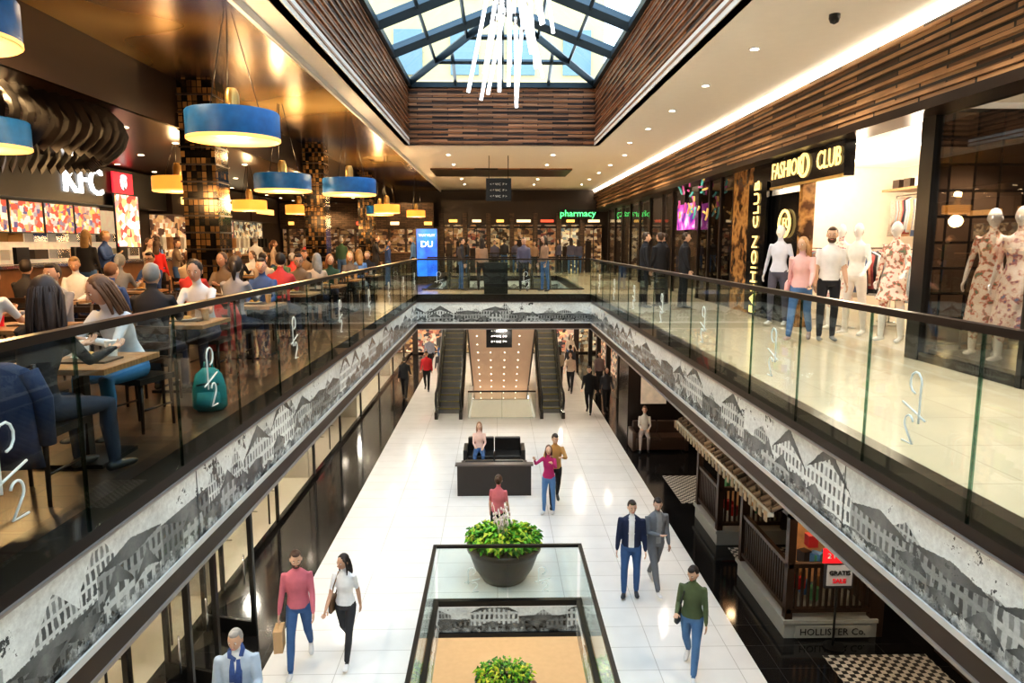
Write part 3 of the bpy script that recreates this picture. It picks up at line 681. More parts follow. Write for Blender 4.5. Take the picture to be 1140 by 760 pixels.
for x in (A0-.03,A1+.03):
    y=3
    while y<11.4: b.bb(x-.008,x+.008,y+.01,y+1.4-.01,z0,z1-.03,GL); y+=1.4
    b.bb(x-.03,x+.03,2.97,11.53,z1-.03,z1+.02,black); b.bb(x-.05,x+.05,2.97,11.53,0,.1,black)
n=2
for i in range(n):
    a=A0+(A1-A0)*i/n; b.bb(a+.01,a+(A1-A0)/n-.01,11.52,11.536,z0,z1-.03,GL)
    glyph(b,lambda u,v,a=a:(a+.6+u,11.53,.5+v))
b.bb(A0-.06,A1+.06,11.5,11.56,z1-.03,z1+.02,black); b.bb(A0-.08,A1+.08,11.5,11.6,0,.1,black)
b.obj('opening_guardrail')
leafs=[M('leaf_%d'%i,c,.45,var=.3) for i,c in enumerate([(.08,.33,.03),(.18,.5,.04),(.4,.6,.06),(.04,.2,.02),(.6,.65,.08)])]
def planter(loc,seed,tall=True,nl=700):
    rnd=random.Random(seed); b=MB(); pot=M('planter_pot',(.05,.04,.035),.35)
    b.lathe([(.36,0),(.4,.02),(.55,.25),(.64,.5),(.66,.6),(.7,.61),(.7,.7),(.66,.71),(.62,.66)],(0,0,0),pot,36)
    b.lathe([(.63,.64),(.0,.68)],(0,0,0),M('soil',(.03,.02,.01),.9),24)
    for i in range(nl):
        a=rnd.uniform(0,6.28); r=.66*math.sqrt(rnd.random()); p=Vector((r*math.cos(a),r*math.sin(a),.66)); hgt=rnd.uniform(.08,.32)*(1.25-.6*r/.66)
        d=Vector((math.cos(a+rnd.uniform(-1,1)),math.sin(a+rnd.uniform(-1,1)),0)); s_=d.cross(Vector((0,0,1)))*rnd.uniform(.025,.045)
        q=p+Vector((0,0,hgt)); L=rnd.uniform(.08,.16)
        m1=q+d*L*.5+Vector((0,0,.04)); e=q+d*L+Vector((0,0,-.02))
        b.add([q,m1+s_,e,m1-s_],[(0,1,2),(0,2,3)],rnd.choice(leafs))
        if i%3==0: b.tube([p,q],.005,leafs[3],3)
    if tall:
        for i in range(14):
            x=rnd.uniform(-.1,.1); y=rnd.uniform(-.1,.1); tp=rnd.uniform(.4,.85)
            b.tube([(x,y,.66),(x*1.4,y*1.4,.66+tp*.6),(x*2,y*1.5,.66+tp)],[.012,.01,.004],M('pale_stem',(.8,.78,.55),.5),5)
            for k in range(4): 
                b.ell((x*1.7+rnd.uniform(-.04,.04),y*1.5,.66+tp*rnd.uniform(.6,1)),(.02,.02,.035),M('pale_bloom',(.85,.7,.7),.5),6,4)
    return b.obj('potted_plant',loc=loc)
planter((.12,12.55,0),1,True,900); planter((.15,15.4,-4.7),2,False,500); 
lea=M('black_leather',(.018,.016,.015),.3,bump=.2)
def sofa(loc,rz,L=1.8,d=.75,name='leather_sofa',m=lea):
    b=MB(); b.box((0,0,.22),(L,d,.3),m)
    n=max(2,int(L/.6))
    for i in range(n): b.box((-L/2+(i+.5)*L/n,-.04,.41),(L/n-.02,d-.12,.1),m); b.box((-L/2+(i+.5)*L/n,d/2-.1,.62),(L/n-.02,.16,.42),m)
    for x in (-L/2-.05,L/2+.05): b.box((x,0,.33),(.12,d,.6),m)
    for x in (-L/2+.1,L/2-.1):
        for y in (-d/2+.08,d/2-.08): b.box((x,y,.04),(.05,.05,.08),steel)
    return b.obj(name,loc=loc,rz=rz,bevel=.025)
b=MB()
b.bb(-1.0,.85,16.9,17.05,0,.78,M('island_panel',(.03,.022,.018),.3)); b.bb(-1.05,.9,16.87,17.08,.78,.82,M('island_cap',(.12,.1,.09),.3))
b.obj('lounge_island_partition')
sofa((-.08,17.5,0),rad(180),1.5,.75); sofa((-.08,19.1,0),0,1.5,.75)
sofa((4.95,20.85,0),0,1.5,.75,'leather_bench',M('brown_leather',(.06,.035,.025),.3,bump=.2))
def esc(x0,x1):
    b=MB(); yb,yt=25.0,25.0+F/.577+.0; n=24
    for i in range(n):
        y=yb+.5+(yt-yb-.5)*i/n; z=F*(i+1)/n; b.bb(x0+.12,x1-.12,y,y+.36,max(0,z-.45),z-.0,M('step_metal',(.25,.24,.23),.4,.5))
        b.bb(x0+.12,x1-.12,y,y+.03,z-.03,z+.002,M('step_yellow',(.6,.45,.05),.5))
    for x in (x0,x1-.12):
        b.prism([(yb-.4,0),(yb+.5,0.0),(yt,F-.55),(yt,F+.2),(yb+.4,.3),(yb-.4,.25)],x,x+.12,M('escalator_skirt',(.04,.035,.03),.2))
        b.prism([(yb-.3,.25),(yb+.4,.3),(yt,F+.2),(yt,F+.95),(yb+.3,1.0),(yb-.4,.95)],x+.05,x+.07,GL)
        b.tube([(x+.06,yb-.35,.35),(x+.06,yb-.55,.7),(x+.06,yb-.4,.97),(x+.06,yb+.3,1.02),(x+.06,yt,F+.98)],[(.04,.03)]*5,black,8)
    return b.obj('escalator')
esc(-2.25,-1.25); esc(1.55,2.45)
b=MB(); tan=M('tan_soffit',(.62,.42,.28),.45,es=.2,var=.04)  # slight glow in the material brightens the soffit
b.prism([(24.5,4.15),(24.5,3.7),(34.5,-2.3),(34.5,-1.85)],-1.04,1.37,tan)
for x in (-1.1,1.37): b.prism([(24.5,4.5),(24.5,3.65),(34.5,-2.35),(34.5,-1.5)],x,x+.06,brown)
for i in range(13):
    for x in (-.75,-.25,.3,.85):
        y=25.2+i*.7; z=3.7-(y-24.5)*.6
        b.ell((x,y-.0,z-.005),(.022,.022,.022),M('soffit_dot',(1,.95,.85),.4,es=4),8,5)
b.obj('escalator_soffit')
balus('escalator_well_guardrail','x',24.75,A0,A1,0,logos=False,h=1.0,lo=0)

# ================================================================ FURNITURE (upper)
def chair_mesh():
    b=MB(); b.box((0,0,.45),(.42,.42,.05),lea)
    for x in (-.18,.18):
        b.tube([(x,-.18,0),(x,-.17,.43)],[.014,.02],darkwood,6); b.tube([(x,.2,0),(x,.19,.45),(x*1.02,.24,.9)],[.014,.02,.015],darkwood,6)
        b.tube([(x,-.18,.2),(x,.19,.2)],.01,darkwood,5)
    for z in (.58,.7,.84): b.box((0,.2+(z-.45)*.1,z),(.38,.025,.07),darkwood)
    return b
ch0=chair_mesh().obj('dining_chair',loc=(-2.95,4.42,F),rz=rad(180))
def chair(x,y,r): return inst(ch0,(x,y,F),r)
def tablem(seed):
    rnd=random.Random(seed); b=MB(); b.box((0,0,.735),(.8,.8,.04),wood); b.box((0,0,.36),(.08,.08,.71),black); b.box((0,0,.015),(.5,.5,.03),black); b.box((0,0,.7),(.4,.4,.03),black)
    for i in range(3):
        x,y=rnd.uniform(-.25,.25),rnd.uniform(-.25,.25); b.lathe([(.035,0),(.045,.13)],(x,y,.755),rnd.choice([red,white,M('kraft',(.5,.33,.18),.7)]),12)
    b.box((rnd.uniform(-.1,.1),rnd.uniform(-.1,.1),.762),(.36,.26,.015),M('tray',(.1,.07,.05),.4)); b.lathe([(.05,0),(.11,.015)],(.05,.02,.77),white,16)
    b.ell((.05,.02,.795),(.07,.05,.025),M('food',(.7,.42,.12),.6,var=.4,scale=30),8,5)
    return b
tb=tablem(0).obj('dining_table',loc=(-3.1,5.2,F))
tb2=tablem(5).obj('dining_table',loc=(-3.5,7.6,F))
def table(x,y,k=0): return inst(tb if k else tb2,(x,y,F))

# ================================================================ PEOPLE
PEOPLE=[]
def cmat(pref,c,rough=.8,var=.12): return M('%s_%02d_%02d_%02d'%(pref,int(c[0]*99),int(c[1]*99),int(c[2]*99)),c,rough,var=var,scale=14)
POSES={
 'stand':dict(legs=[(4,4,3),(-3,3,3)],arms=[(5,8,12,2),(2,8,18,2)],lean=1),
 'walk':dict(legs=[(26,6,1),(-16,22,1)],arms=[(-22,7,12,2),(24,7,26,4)],lean=3),
 'walk2':dict(legs=[(-14,26,1),(22,4,1)],arms=[(22,7,26,4),(-18,7,12,2)],lean=3),
 'sit':dict(legs=[(84,80,6),(86,88,6)],arms=[(38,6,62,18),(34,6,72,16)],lean=10),
 'sitback':dict(legs=[(84,70,5),(82,90,5)],arms=[(20,6,58,20),(24,8,50,22)],lean=-4),
 'phone':dict(legs=[(4,4,3),(-3,3,3)],arms=[(22,8,95,26),(10,8,12,2)],lean=3),
 'mann':dict(legs=[(6,6,3),(-6,3,3)],arms=[(-8,16,14,6),(14,20,40,10)],lean=-2),
}
def person(name,x,y,z,face,h=1.72,fem=False,top=(.2,.2,.2),bot=(.05,.06,.1),skin=(.62,.4,.28),hair=(.03,.02,.015),hs='short',pose='stand',sleeve='long',
           inner=None,dress=None,shoe=(.03,.03,.03),vox=.02,head=(0,0),bulk=0,beard=False,mann=False,extra=None,legs=None,arms=None,lean=None):
    P=dict(POSES[pose]); 
    if legs: P['legs']=legs
    if arms: P['arms']=arms
    if lean is not None: P['lean']=lean
    sit=pose.startswith('sit')
    segs=[]; b=MB(); k=bulk
    ln=rad(P['lean']); pel=Vector((0,0,.93))
    def B(p):
        p=Vector(p)
        if p.z<=.93: return p
        t=min(1,(p.z-.93)/.25); Rr=Matrix.Rotation(ln*(.4+.6*t),3,'X'); return pel+Rr@(p-pel)
    dm=M('raw',(1,1,1))
    if fem: prof=[(.84,.11,.09),(.9,.165,.115),(.97,.165,.115),(1.07,.13,.095),(1.14,.125,.09),(1.25,.145,.115),(1.33,.15,.105),(1.40,.145,.085),(1.445,.09,.065),(1.48,.05,.05)]
    else: prof=[(.84,.12,.1),(.9,.16,.115),(.97,.16,.115),(1.07,.148,.11),(1.14,.15,.11),(1.25,.168,.122),(1.33,.178,.118),(1.40,.17,.095),(1.45,.11,.075),(1.485,.06,.055)]
    prof=[(zz,a+k,c+k) for zz,a,c in prof]
    b.tube([B((0,0,zz)) for zz,_,_ in prof],[(a,c) for _,a,c in prof],dm,16)
    if sit: segs.append((B((0,0,1.0)),B((0,0,1.44)),.13,'top')); segs.append((Vector((0,0,.84)),Vector((0,0,.95)),.14,'bot'))
    else: segs.append((B((0,0,.99)),B((0,0,1.44)),.13,'top')); segs.append((Vector((0,0,.8)),Vector((0,0,.86)),.13,'bot'))
    hc=B((0,-.02,1.635))
    b.tube([B((0,.005,1.42)),B((0,-.01,1.5)),B((0,-.015,1.58))],[.056,.05,.052],dm,10); segs.append((B((0,-.005,1.50)),B((0,-.015,1.6)),.05,'skin'))
    feet=[]
    for s_,(a,kn,sp) in zip((-1,1),P['legs']):
        hip=Vector((s_*.088,0,.9)); a_=rad(a); 
        kne=hip+Vector((s_*math.sin(rad(sp))*.42,-math.sin(a_)*.43,-math.cos(a_)*.43)); c=rad(a-kn)
        ank=kne+Vector((0,-math.sin(c)*.41,-math.cos(c)*.41))
        mid=kne.lerp(ank,.35)+Vector((0,.012,0))
        b.tube([hip+(hip-kne)*.05,hip.lerp(kne,.3),hip.lerp(kne,.75),kne,mid,ank.lerp(kne,.15),ank],[.088+k*.6,.085+k*.5,.066+k*.3,.06+k*.3,.058+k*.3,.045+k*.4,.042+k*.4],dm,12)
        fp=rad(max(-35,min(0,(a-kn)))) if not sit else 0
        fd=Vector((s_*.12,-math.cos(fp),math.sin(fp))).normalized()
        hl=ank-fd*.05+Vector((0,0,-.045)); toe=ank+fd*.175+Vector((0,0,-.055))
        b.tube([hl-fd*.015,hl,hl.lerp(toe,.4),hl.lerp(toe,.8),toe],[(.025,.02),(.036,.034),(.04,.036),(.045,.028),(.025,.015)],dm,10)
        lab='skin' if (dress or mann) else 'bot'
        if mann and not dress: lab='bot'
        segs.append((hip,kne,.08,'bot' if not dress else 'skin')); segs.append((kne,ank,.055,lab)); segs.append((hl,toe,.045,'shoe' if not mann else 'skin')); feet.append(hl.z-.035); feet.append(toe.z-.03)
    hands=[]
    for s_,(sw,ab,el,inw) in zip((-1,1),P['arms']):
        sh=B((s_*(.165+k if not fem else .15+k),0,1.4))
        def D(s,a): return Vector((s_*math.sin(rad(a)),-math.sin(rad(s))*math.cos(rad(a)),-math.cos(rad(s))*math.cos(rad(a))))
        d1=D(sw+P['lean']*.3,ab); d2=D(sw+el,ab-inw); e=sh+d1*.28; wr=e+d2*.25
        kk=k*.6 if sleeve=='long' else k*.3; u=.047 if not fem else .041
        b.tube([sh-d1*.02,sh+d1*.06,e-d1*.06,e,e+d2*.07,wr-d2*.04,wr],[u+kk+.005,u+.006+kk,u-.003+kk,u-.006+kk,u-.006+kk,u*.68+kk*.6,u*.6+kk*.4],dm,10)
        pe=wr+d2*.09
        b.tube([wr-d2*.02,wr+d2*.03,pe],[(.026,.02),(.038,.017),(.036,.014)],dm,8,ref=(0,1,0) if abs(d2.z)>.6 else (1,0,0))
        if sleeve=='long': segs.append((sh,wr,.045,'top'))
        elif sleeve=='short': segs.append((sh,sh.lerp(e,.5),.05,'top')); segs.append((e,wr,.04,'skin'))
        else: segs.append((sh.lerp(e,.15),e,.045,'skin')); segs.append((e,wr,.04,'skin'))
        segs.append((wr+d2*.03,pe,.035,'skin')); hands.append((wr,pe,d2,s_))
    if dress:
        b.tube([B((0,0,1.05)),Vector((0,0,.92)),Vector((0,-.01,.7)),Vector((0,-.01,dress))],[(.13,.1),(.175,.13),(.2,.16),(.25,.2)],dm,16); segs.append((Vector((0,0,1.05)),Vector((0,-.01,dress+.08)),.3,'top'))
    raw=b.obj('raw'); 
    r=raw.modifiers.new('r','REMESH'); r.mode='VOXEL'; r.voxel_size=vox; r.use_smooth_shade=True
    sm=raw.modifiers.new('s','SMOOTH'); sm.factor=.5; sm.iterations=2
    zoff=-min(feet) if not sit else None
    PEOPLE.append(dict(name=name,raw=raw,segs=segs,loc=(x,y,z),face=face,h=h,fem=fem,top=top,bot=bot,skin=skin,hair=hair,hs=hs,shoe=shoe,head=head,beard=beard,mann=mann,inner=inner,
        hands=hands,hc=hc,lean=P['lean'],zoff=zoff,sit=sit,extra=extra,B=B,vox=vox,dress=dress))
def finish_people():
    dg=bpy.context.evaluated_depsgraph_get()
    done=[]
    for p in PEOPLE:
        me=bpy.data.meshes.new_from_object(p['raw'].evaluated_get(dg)); done.append(me)
    for p,me in zip(PEOPLE,done):
        bpy.data.objects.remove(p['raw'])
        nv=len(me.vertices); co=np.empty(nv*3); me.vertices.foreach_get('co',co); co=co.reshape(-1,3)
        fs=[tuple(q.vertices) for q in me.polygons]
        fc=np.array([co[list(f_)].mean(0) for f_ in fs])
        best=np.full(len(fs),1e9); lab=np.zeros(len(fs),int); names=['top','bot','skin','shoe','inner']
        for a,c,r,l in p['segs']:
            a=np.array(a);c=np.array(c);ab=c-a; t=np.clip(((fc-a)@ab)/(ab@ab),0,1); d=np.linalg.norm(fc-(a+t[:,None]*ab),axis=1)/r
            mk=d<best; best[mk]=d[mk]; lab[mk]=names.index(l)
        if p['inner'] is not None:
            mk=(lab==0)&(np.abs(fc[:,0])<.055)&(fc[:,1]<np.where(fc[:,2]>1,-.05,-.06))&(fc[:,2]>.9); lab[mk]=4
        mn=p['mann']
        skin=M('mannequin_white',(.88,.85,.82),.25) if mn else cmat('skin',p['skin'],.5,.05)
        topm=p['top'] if not isinstance(p['top'],tuple) else cmat('cloth',p['top'])
        mats=[topm,cmat('cloth',p['bot']),skin,cmat('shoe',p['shoe'],.4),cmat('cloth',p['inner'] or (.8,.8,.8))]
        b=MB(); b.v=[tuple(c) for c in co]; b.f=fs; b.sm=[True]*len(fs)
        for m_ in mats:
            if m_ not in b.mats: b.mats.append(m_)
        idx=[b.mats.index(m_) for m_ in mats]; b.m=[idx[int(i)] for i in lab]
        yaw,pit=p['head']
        X=Matrix.Translation(p['hc'])@Matrix.Rotation(rad(yaw),4,'Z')@Matrix.Rotation(rad(p['lean']*.5+pit),4,'X')
        hm=cmat('hair',p['hair'],.55,.4)
        n,m=18,14; vs=[];ff=[]
        for j in range(m+1):
            th=math.pi*j/m
            for i in range(n):
                a=2*math.pi*i/n; x=math.sin(th)*math.cos(a); y=math.sin(th)*math.sin(a); z=math.cos(th)
                xx,yy,zz=.077*x,.097*y,.122*z
                if z<0:
                    t=-z; xx*=1-.28*t; yy*=(1-.08*t) if y<0 else (1-.45*t)
                vs.append(X@Vector((xx,yy,zz)))
        for j in range(m):
            for i in range(n): q=(i+1)%n; ff.append((j*n+i,(j+1)*n+i,(j+1)*n+q,j*n+q))
        b.add(vs,ff,skin,True)
        b.tube([X@Vector(v) for v in ((0,-.088,.02),(0,-.112,-.022),(0,-.095,-.036))],[.007,.014,.009],skin,6)
        for s_ in (-1,1): b.ell((s_*.077,.008,-.005),(.01,.02,.03),skin,6,5,X)
        if not mn:
            ew=M('eye_white',(.85,.83,.8),.3); ed=M('eye_dark',(.03,.02,.015),.2); lip=M('lips',(.5,.18,.15),.5)
            for s_ in (-1,1):
                b.ell((s_*.03,-.081,.01),(.014,.011,.009),ew,8,5,X); b.ell((s_*.03,-.090,.01),(.006,.004,.006),ed,6,4,X)
                b.ell((s_*.031,-.086,.03),(.018,.006,.004),hm,6,4,X)
            if p['beard']: b.ell((0,-.025,-.07),(.066,.068,.056),hm,12,8,X); b.ell((0,-.094,-.043),(.026,.006,.006),hm,8,4,X)
            b.ell((0,-.087,-.062),(.024,.009,.007),lip,8,5,X)
            hs=p['hs']
            if hs=='short':
                b.ell((0,.022,.026),(.081,.09,.106),hm,16,10,X); b.ell((0,-.022,.092),(.058,.06,.036),hm,12,7,X)
            elif hs!='bald': b.ell((0,.02,.022),(.086,.1,.116),hm,16,10,X)
            if hs=='long':
                b.tube([X@Vector(v) for v in ((0,.03,.08),(0,.06,.0),(0,.072,-.1),(0,.08,-.2),(0,.085,-.3))],[(.05,.04),(.08,.05),(.088,.045),(.085,.03),(.045,.012)],hm,12)
                for s_ in (-1,1): b.tube([X@Vector((s_*v[0],v[1],v[2])) for v in ((.045,-.02,.09),(.08,-.008,.0),(.082,-.005,-.1),(.075,-.02,-.2))],[(.018,.025),(.012,.035),(.015,.03),(.006,.012)],hm,8)
                if p['vox']<.0125:
                    rs2=random.Random(2)
                    for q in range(46):
                        a=rad(rs2.uniform(-15,195)); c_,s2=math.cos(a),math.sin(a); w1=rs2.uniform(-.012,.012)
                        b.tube([X@Vector(v) for v in ((.05*c_,.02+.05*s2,.11),(.088*c_,.022+.1*s2,.03),(.092*c_+w1,.03+.1*s2,-.08),(.088*c_+w1*2,.04+.09*s2,-.19),(.07*c_+w1*3,.05+.07*s2,-.27-rs2.random()*.06))],[.006,.009,.01,.009,.003],hm,5)
            if hs=='bun': b.ell((0,.11,.05),(.045,.045,.045),hm,10,7,X)
            if hs=='pony': b.tube([X@Vector(v) for v in ((0,.09,.05),(0,.14,.0),(0,.14,-.12),(0,.12,-.2))],[.025,.035,.03,.01],hm,8)
        for wr,pe,d,s_ in p['hands']:
            fwd=Vector((0,-1,0)) if abs(d.y)<.7 else Vector((-s_,0,0))
            lat=(fwd-d*fwd.dot(d)).normalized(); nrm=d.cross(lat).normalized()
            if nrm.x*s_>0: nrm=-nrm
            for i,L in enumerate((.07,.078,.073,.057)):
                o_=pe-d*.015+lat*(.026-.0175*i)
                b.tube([o_,o_+d*L*.45+nrm*.004,o_+d*L*.75+nrm*.014,o_+d*L*.95+nrm*.03],[.0088,.0084,.0076,.006],skin,6)
            o_=wr+d*.035+lat*.03
            b.tube([o_,o_+d*.025+lat*.022,o_+d*.055+lat*.028+nrm*.006],[.012,.0105,.008],skin,6)
        if p['extra']: p['extra'](b,p)
        sc=p['h']/1.75
        x,y,z=p['loc']
        zo=p['zoff']*sc if p['zoff'] is not None else (.485+.075)-.9*sc
        bpy.data.meshes.remove(me)
        b.obj(p['name'],loc=(x,y,z+zo),rz=rad(p['face']),sc=sc)
def bag_paper(b,p):
    wr,pe,d,s_=p['hands'][0]; c=pe+Vector((0,0,-.28)); b.box(c,(.12,.26,.32),M('kraft_paper',(.6,.4,.22),.8)); b.tube([pe+Vector((0,.06,-.12)),pe+Vector((0,.03,-.02)),pe+Vector((0,-.03,-.02)),pe+Vector((0,-.06,-.12))],.005,M('kraft_paper',(.55,.36,.2)),5)
def handbag(side,col=(.03,.03,.03)):
    def f(b,p):
        m=M('bag_%d'%int(col[0]*99),col,.4); s_=side
        b.tube([(s_*.2,.02,1.02),(s_*.215,.02,.98),(s_*.22,.02,.8),(s_*.2,.02,.78)],[(.04,.1),(.05,.13),(.055,.14),(.04,.12)],m,10)
        B=p['B']; b.tube([(s_*.2,-.08,1.0),B((s_*.14,-.12,1.25)),B((s_*.08,-.02,1.47)),B((s_*.13,.11,1.25)),(s_*.2,.1,1.0)],.01,m,6)
    return f
def scarf(b,p):
    m=M('blue_scarf',(.05,.1,.3),.8,var=.4,scale=25)
    b.tube([(-.07,-.04,1.49),(-.06,-.09,1.46),(0,-.115,1.43),(.06,-.09,1.46),(.07,-.03,1.5),(.04,.05,1.51),(-.05,.05,1.51),(-.07,-.03,1.49)],[.028]*8,m,8)
    b.tube([(.03,-.11,1.43),(.035,-.15,1.3),(.02,-.155,1.12)],[(.03,.02),(.04,.018),(.045,.012)],m,8); b.tube([(-.03,-.11,1.43),(-.03,-.15,1.32),(-.03,-.15,1.18)],[(.03,.02),(.035,.018),(.04,.012)],m,8)
    wr,pe,d,s_=p['hands'][1]; m2=M('draped_navy',(.03,.06,.14),.8,var=.3)
    b.tube([wr+Vector((-.02,.05,.04)),wr+Vector((0,0,.03)),wr+Vector((0,-.03,-.15)),wr+Vector((0,-.02,-.42))],[(.06,.04),(.11,.06),(.13,.06),(.14,.04)],m2,10)
def mback(b,p):
    m=M('backpack_grey',(.08,.08,.1),.7); b.tube([(0,.17,.98),(0,.19,1.05),(0,.2,1.25),(0,.17,1.42)],[(.1,.05),(.14,.08),(.14,.08),(.09,.04)],m,12)
def glasses(b,p):
    X=Matrix.Translation(p['hc'])@Matrix.Rotation(rad(p['head'][0]),4,'Z')@Matrix.Rotation(rad(p['lean']*.5+p['head'][1]),4,'X')
    for s_ in (-1,1):
        b.tube([X@Vector((s_*.032+.022*math.cos(a*.785),-.1,.008+.016*math.sin(a*.785))) for a in range(9)],.003,black,4); b.tube([X@Vector((s_*.054,-.1,.012)),X@Vector((s_*.08,0,.01))],.003,black,4)
jean=(.05,.12,.28); navy=(.012,.022,.06); blk=(.01,.01,.012)
SK=[(.62,.38,.27),(.56,.33,.22),(.7,.46,.34),(.38,.21,.13)]
person('man_pink_shirt',-2.95,9.8,0,8,1.83,top=(.58,.17,.22),bot=(.05,.12,.28),hair=(.06,.03,.018),pose='walk',shoe=(.6,.6,.6),beard=True,extra=bag_paper,vox=.014,arms=[(4,10,8,2),(10,8,16,4)],head=(10,8))
person('woman_white_top',-2.3,10.0,0,-8,1.68,True,top=(.82,.82,.82),bot=(.035,.035,.04),hs='long',hair=(.02,.013,.01),pose='walk2',sleeve='short',shoe=(.7,.7,.7),extra=handbag(-1,(.15,.08,.04)),vox=.013,head=(-25,5),skin=SK[1])
person('elderly_man',-3.08,7.75,0,10,1.8,top=(.45,.55,.68),bot=(.15,.14,.13),hair=(.38,.37,.36),inner=(.72,.75,.78),pose='walk',extra=scarf,vox=.013,bulk=.02,head=(-10,5),arms=[(0,10,15,2),(15,10,70,10)])
person('young_man_navy_jacket',2.38,11.8,0,-10,1.76,top=(.012,.022,.065),bot=jean,inner=(.82,.82,.82),pose='stand',vox=.014,bulk=.015,shoe=(.05,.05,.06),head=(15,8),skin=SK[2])
person('young_man_grey_tracksuit',2.87,12.05,0,15,1.74,top=(.17,.18,.2),bot=(.17,.18,.2),inner=(.28,.29,.3),pose='walk',vox=.014,bulk=.01,head=(-20,14),skin=SK[2],arms=[(20,6,80,30),(0,7,12,2)],shoe=(.7,.7,.7))
person('woman_olive_jacket',2.85,9.55,0,-25,1.66,True,top=(.09,.12,.055),bot=(.09,.19,.36),hs='short',hair=(.02,.013,.01),pose='walk2',vox=.013,bulk=.012,shoe=(.7,.7,.7),extra=handbag(-1),head=(-20,20),arms=[(10,8,70,12),(2,8,12,2)])
person('woman_magenta_blouse',1.2,15.7,0,-20,1.62,True,top=(.38,.02,.13),bot=(.09,.2,.4),hs='long',hair=(.1,.05,.03),pose='stand',vox=.016,head=(15,-5),arms=[(70,25,60,30),(60,20,70,30)],shoe=(.6,.6,.6))
person('man_mustard_sweater',1.38,16.2,0,0,1.78,top=(.45,.25,.08),bot=blk,pose='walk',vox=.016,head=(20,15),arms=[(50,20,60,40),(50,15,60,40)])
person('woman_pink_top',.02,13.6,0,165,1.62,True,top=(.6,.17,.2),bot=blk,hs='bun',hair=(.08,.04,.02),pose='stand',vox=.016,sleeve='short',skin=SK[0])
person('woman_seated_pink',-.5,19.0,0,0,1.6,True,top=(.75,.52,.45),bot=jean,hs='long',hair=(.3,.16,.08),pose='sitback',vox=.018)
person('person_seated_bench',4.5,20.75,0,-10,1.65,True,top=(.6,.56,.52),bot=(.35,.3,.28),hs='short',hair=(.15,.08,.05),pose='sitback',vox=.018)
far=[('man_walking',-3.75,28,blk,blk),('man_red_jacket',-3.0,29.5,(.6,.03,.04),blk),('man_walking',-2.4,29.8,(.07,.07,.08),(.06,.06,.08)),('woman_walking',2.7,30,(.35,.28,.2),blk),
('woman_walking',3.1,29,(.6,.45,.35),blk),('man_walking',3.4,25.3,blk,blk),('woman_walking',4.05,25.4,(.04,.04,.05),blk),('man_walking',3.3,31,(.05,.05,.06),blk),('woman_walking',2.8,33,(.1,.25,.18),blk),('man_walking',-3.3,34,(.25,.25,.3),blk),
('man_walking',4.3,29,(.14,.1,.1),blk),('woman_walking',3.7,35,(.6,.5,.4),jean),('man_walking',-2.9,36,(.1,.1,.1),jean)]
for i,(n_,x,y,t_,bt) in enumerate(far):
    person(n_,x,y,0,random.choice([0,20,180,190,-15]),random.uniform(1.65,1.82),n_[0]=='w',top=t_,bot=bt,hs='long' if n_[0]=='w' else 'short',pose=random.choice(['walk','walk2','stand']),vox=.026,skin=SK[i%3],bulk=.01)
person('woman_basement',.75,13.9,-4.7,30,1.65,True,top=(.6,.25,.12),bot=jean,hs='long',hair=(.1,.05,.03),pose='walk',vox=.025)
person('woman_shopper_pink_jacket',4.95,11.3,F,-35,1.68,True,top=(.75,.45,.43),bot=(.08,.17,.35),hs='long',hair=(.38,.21,.09),pose='walk',vox=.014,bulk=.012,extra=handbag(-1,(.75,.4,.4)),head=(-15,5),shoe=(.5,.35,.3))
person('man_shopper_white_tee',5.45,11.4,F,-12,1.82,top=(.82,.82,.82),bot=(.02,.022,.03),pose='stand',sleeve='short',vox=.014,hair=(.08,.045,.025),beard=True,extra=mback,head=(-15,5),shoe=(.3,.3,.3))
for i,(x,y) in enumerate(((3.65,17.3),(4.15,17.8),(4.6,17.2),(4.4,18.4))):
    person('man_dark_suit',x,y,F,180+random.choice([-30,30,80,-100]),1.82,top=(.012,.012,.016),bot=(.012,.012,.016),pose='stand',vox=.022,bulk=.02,skin=SK[i%3],hair=(.06,.035,.02))
for i in range(14):
    x=[-1.2,-.5,.9,1.6,1.0,2.4,-.1,3.3,-1.5,4.2,.4,-2,1.9,3.8][i]; person(['man_standing','woman_standing'][i%2],x,random.uniform(23,23.9) if i<4 else random.uniform(35,37.5),F,random.choice([0,180,90,-60]),random.uniform(1.62,1.82),i%2==1,top=random.choice([(.3,.2,.14),(.04,.04,.05),(.1,.1,.16),(.3,.04,.04),(.5,.48,.46)]),bot=random.choice([blk,jean]),hs='long' if i%2 else 'short',pose='stand',vox=.026)
floral=rampnoise('floral_print',[(.38,(.9,.8,.7)),(.5,(.9,.8,.7)),(.56,(.65,.2,.14)),(.64,(.2,.25,.17))],14,.7,0,3)
floral2=rampnoise('floral_print_b',[(.4,(.85,.75,.68)),(.52,(.85,.7,.6)),(.6,(.5,.2,.2)),(.7,(.15,.2,.35))],16,.7,0,3)
for (x,y,z,fa,dr,tp) in [(6.3,8.85,F+.15,-50,.3,floral),(6.25,8.3,F+.15,-60,.35,floral2),(6.4,7.0,F+.15,-70,.4,floral2),(6.3,6.0,F+.15,-60,.4,floral)]:
    person('mannequin',x,y,z,fa,1.85,True,top=tp,mann=True,pose='mann',dress=dr,vox=.014,sleeve='short')
for (x,y,fa,tp,bt,dr) in [(5.5,13.6,-40,(.6,.62,.72),(.08,.08,.12),None),(6.3,12.8,-50,floral2,(.7,.7,.7),.5),(6.25,12.1,-60,(.82,.8,.76),(.75,.7,.65),None),(6.4,11.2,-60,floral,(.6,.55,.5),.6),(6.5,10.3,-60,(.75,.6,.5),(.6,.55,.5),.6)]:
    person('mannequin',x,y,F+.0,fa,1.9,True,top=tp,bot=bt,mann=True,pose='mann',dress=dr,vox=.018)
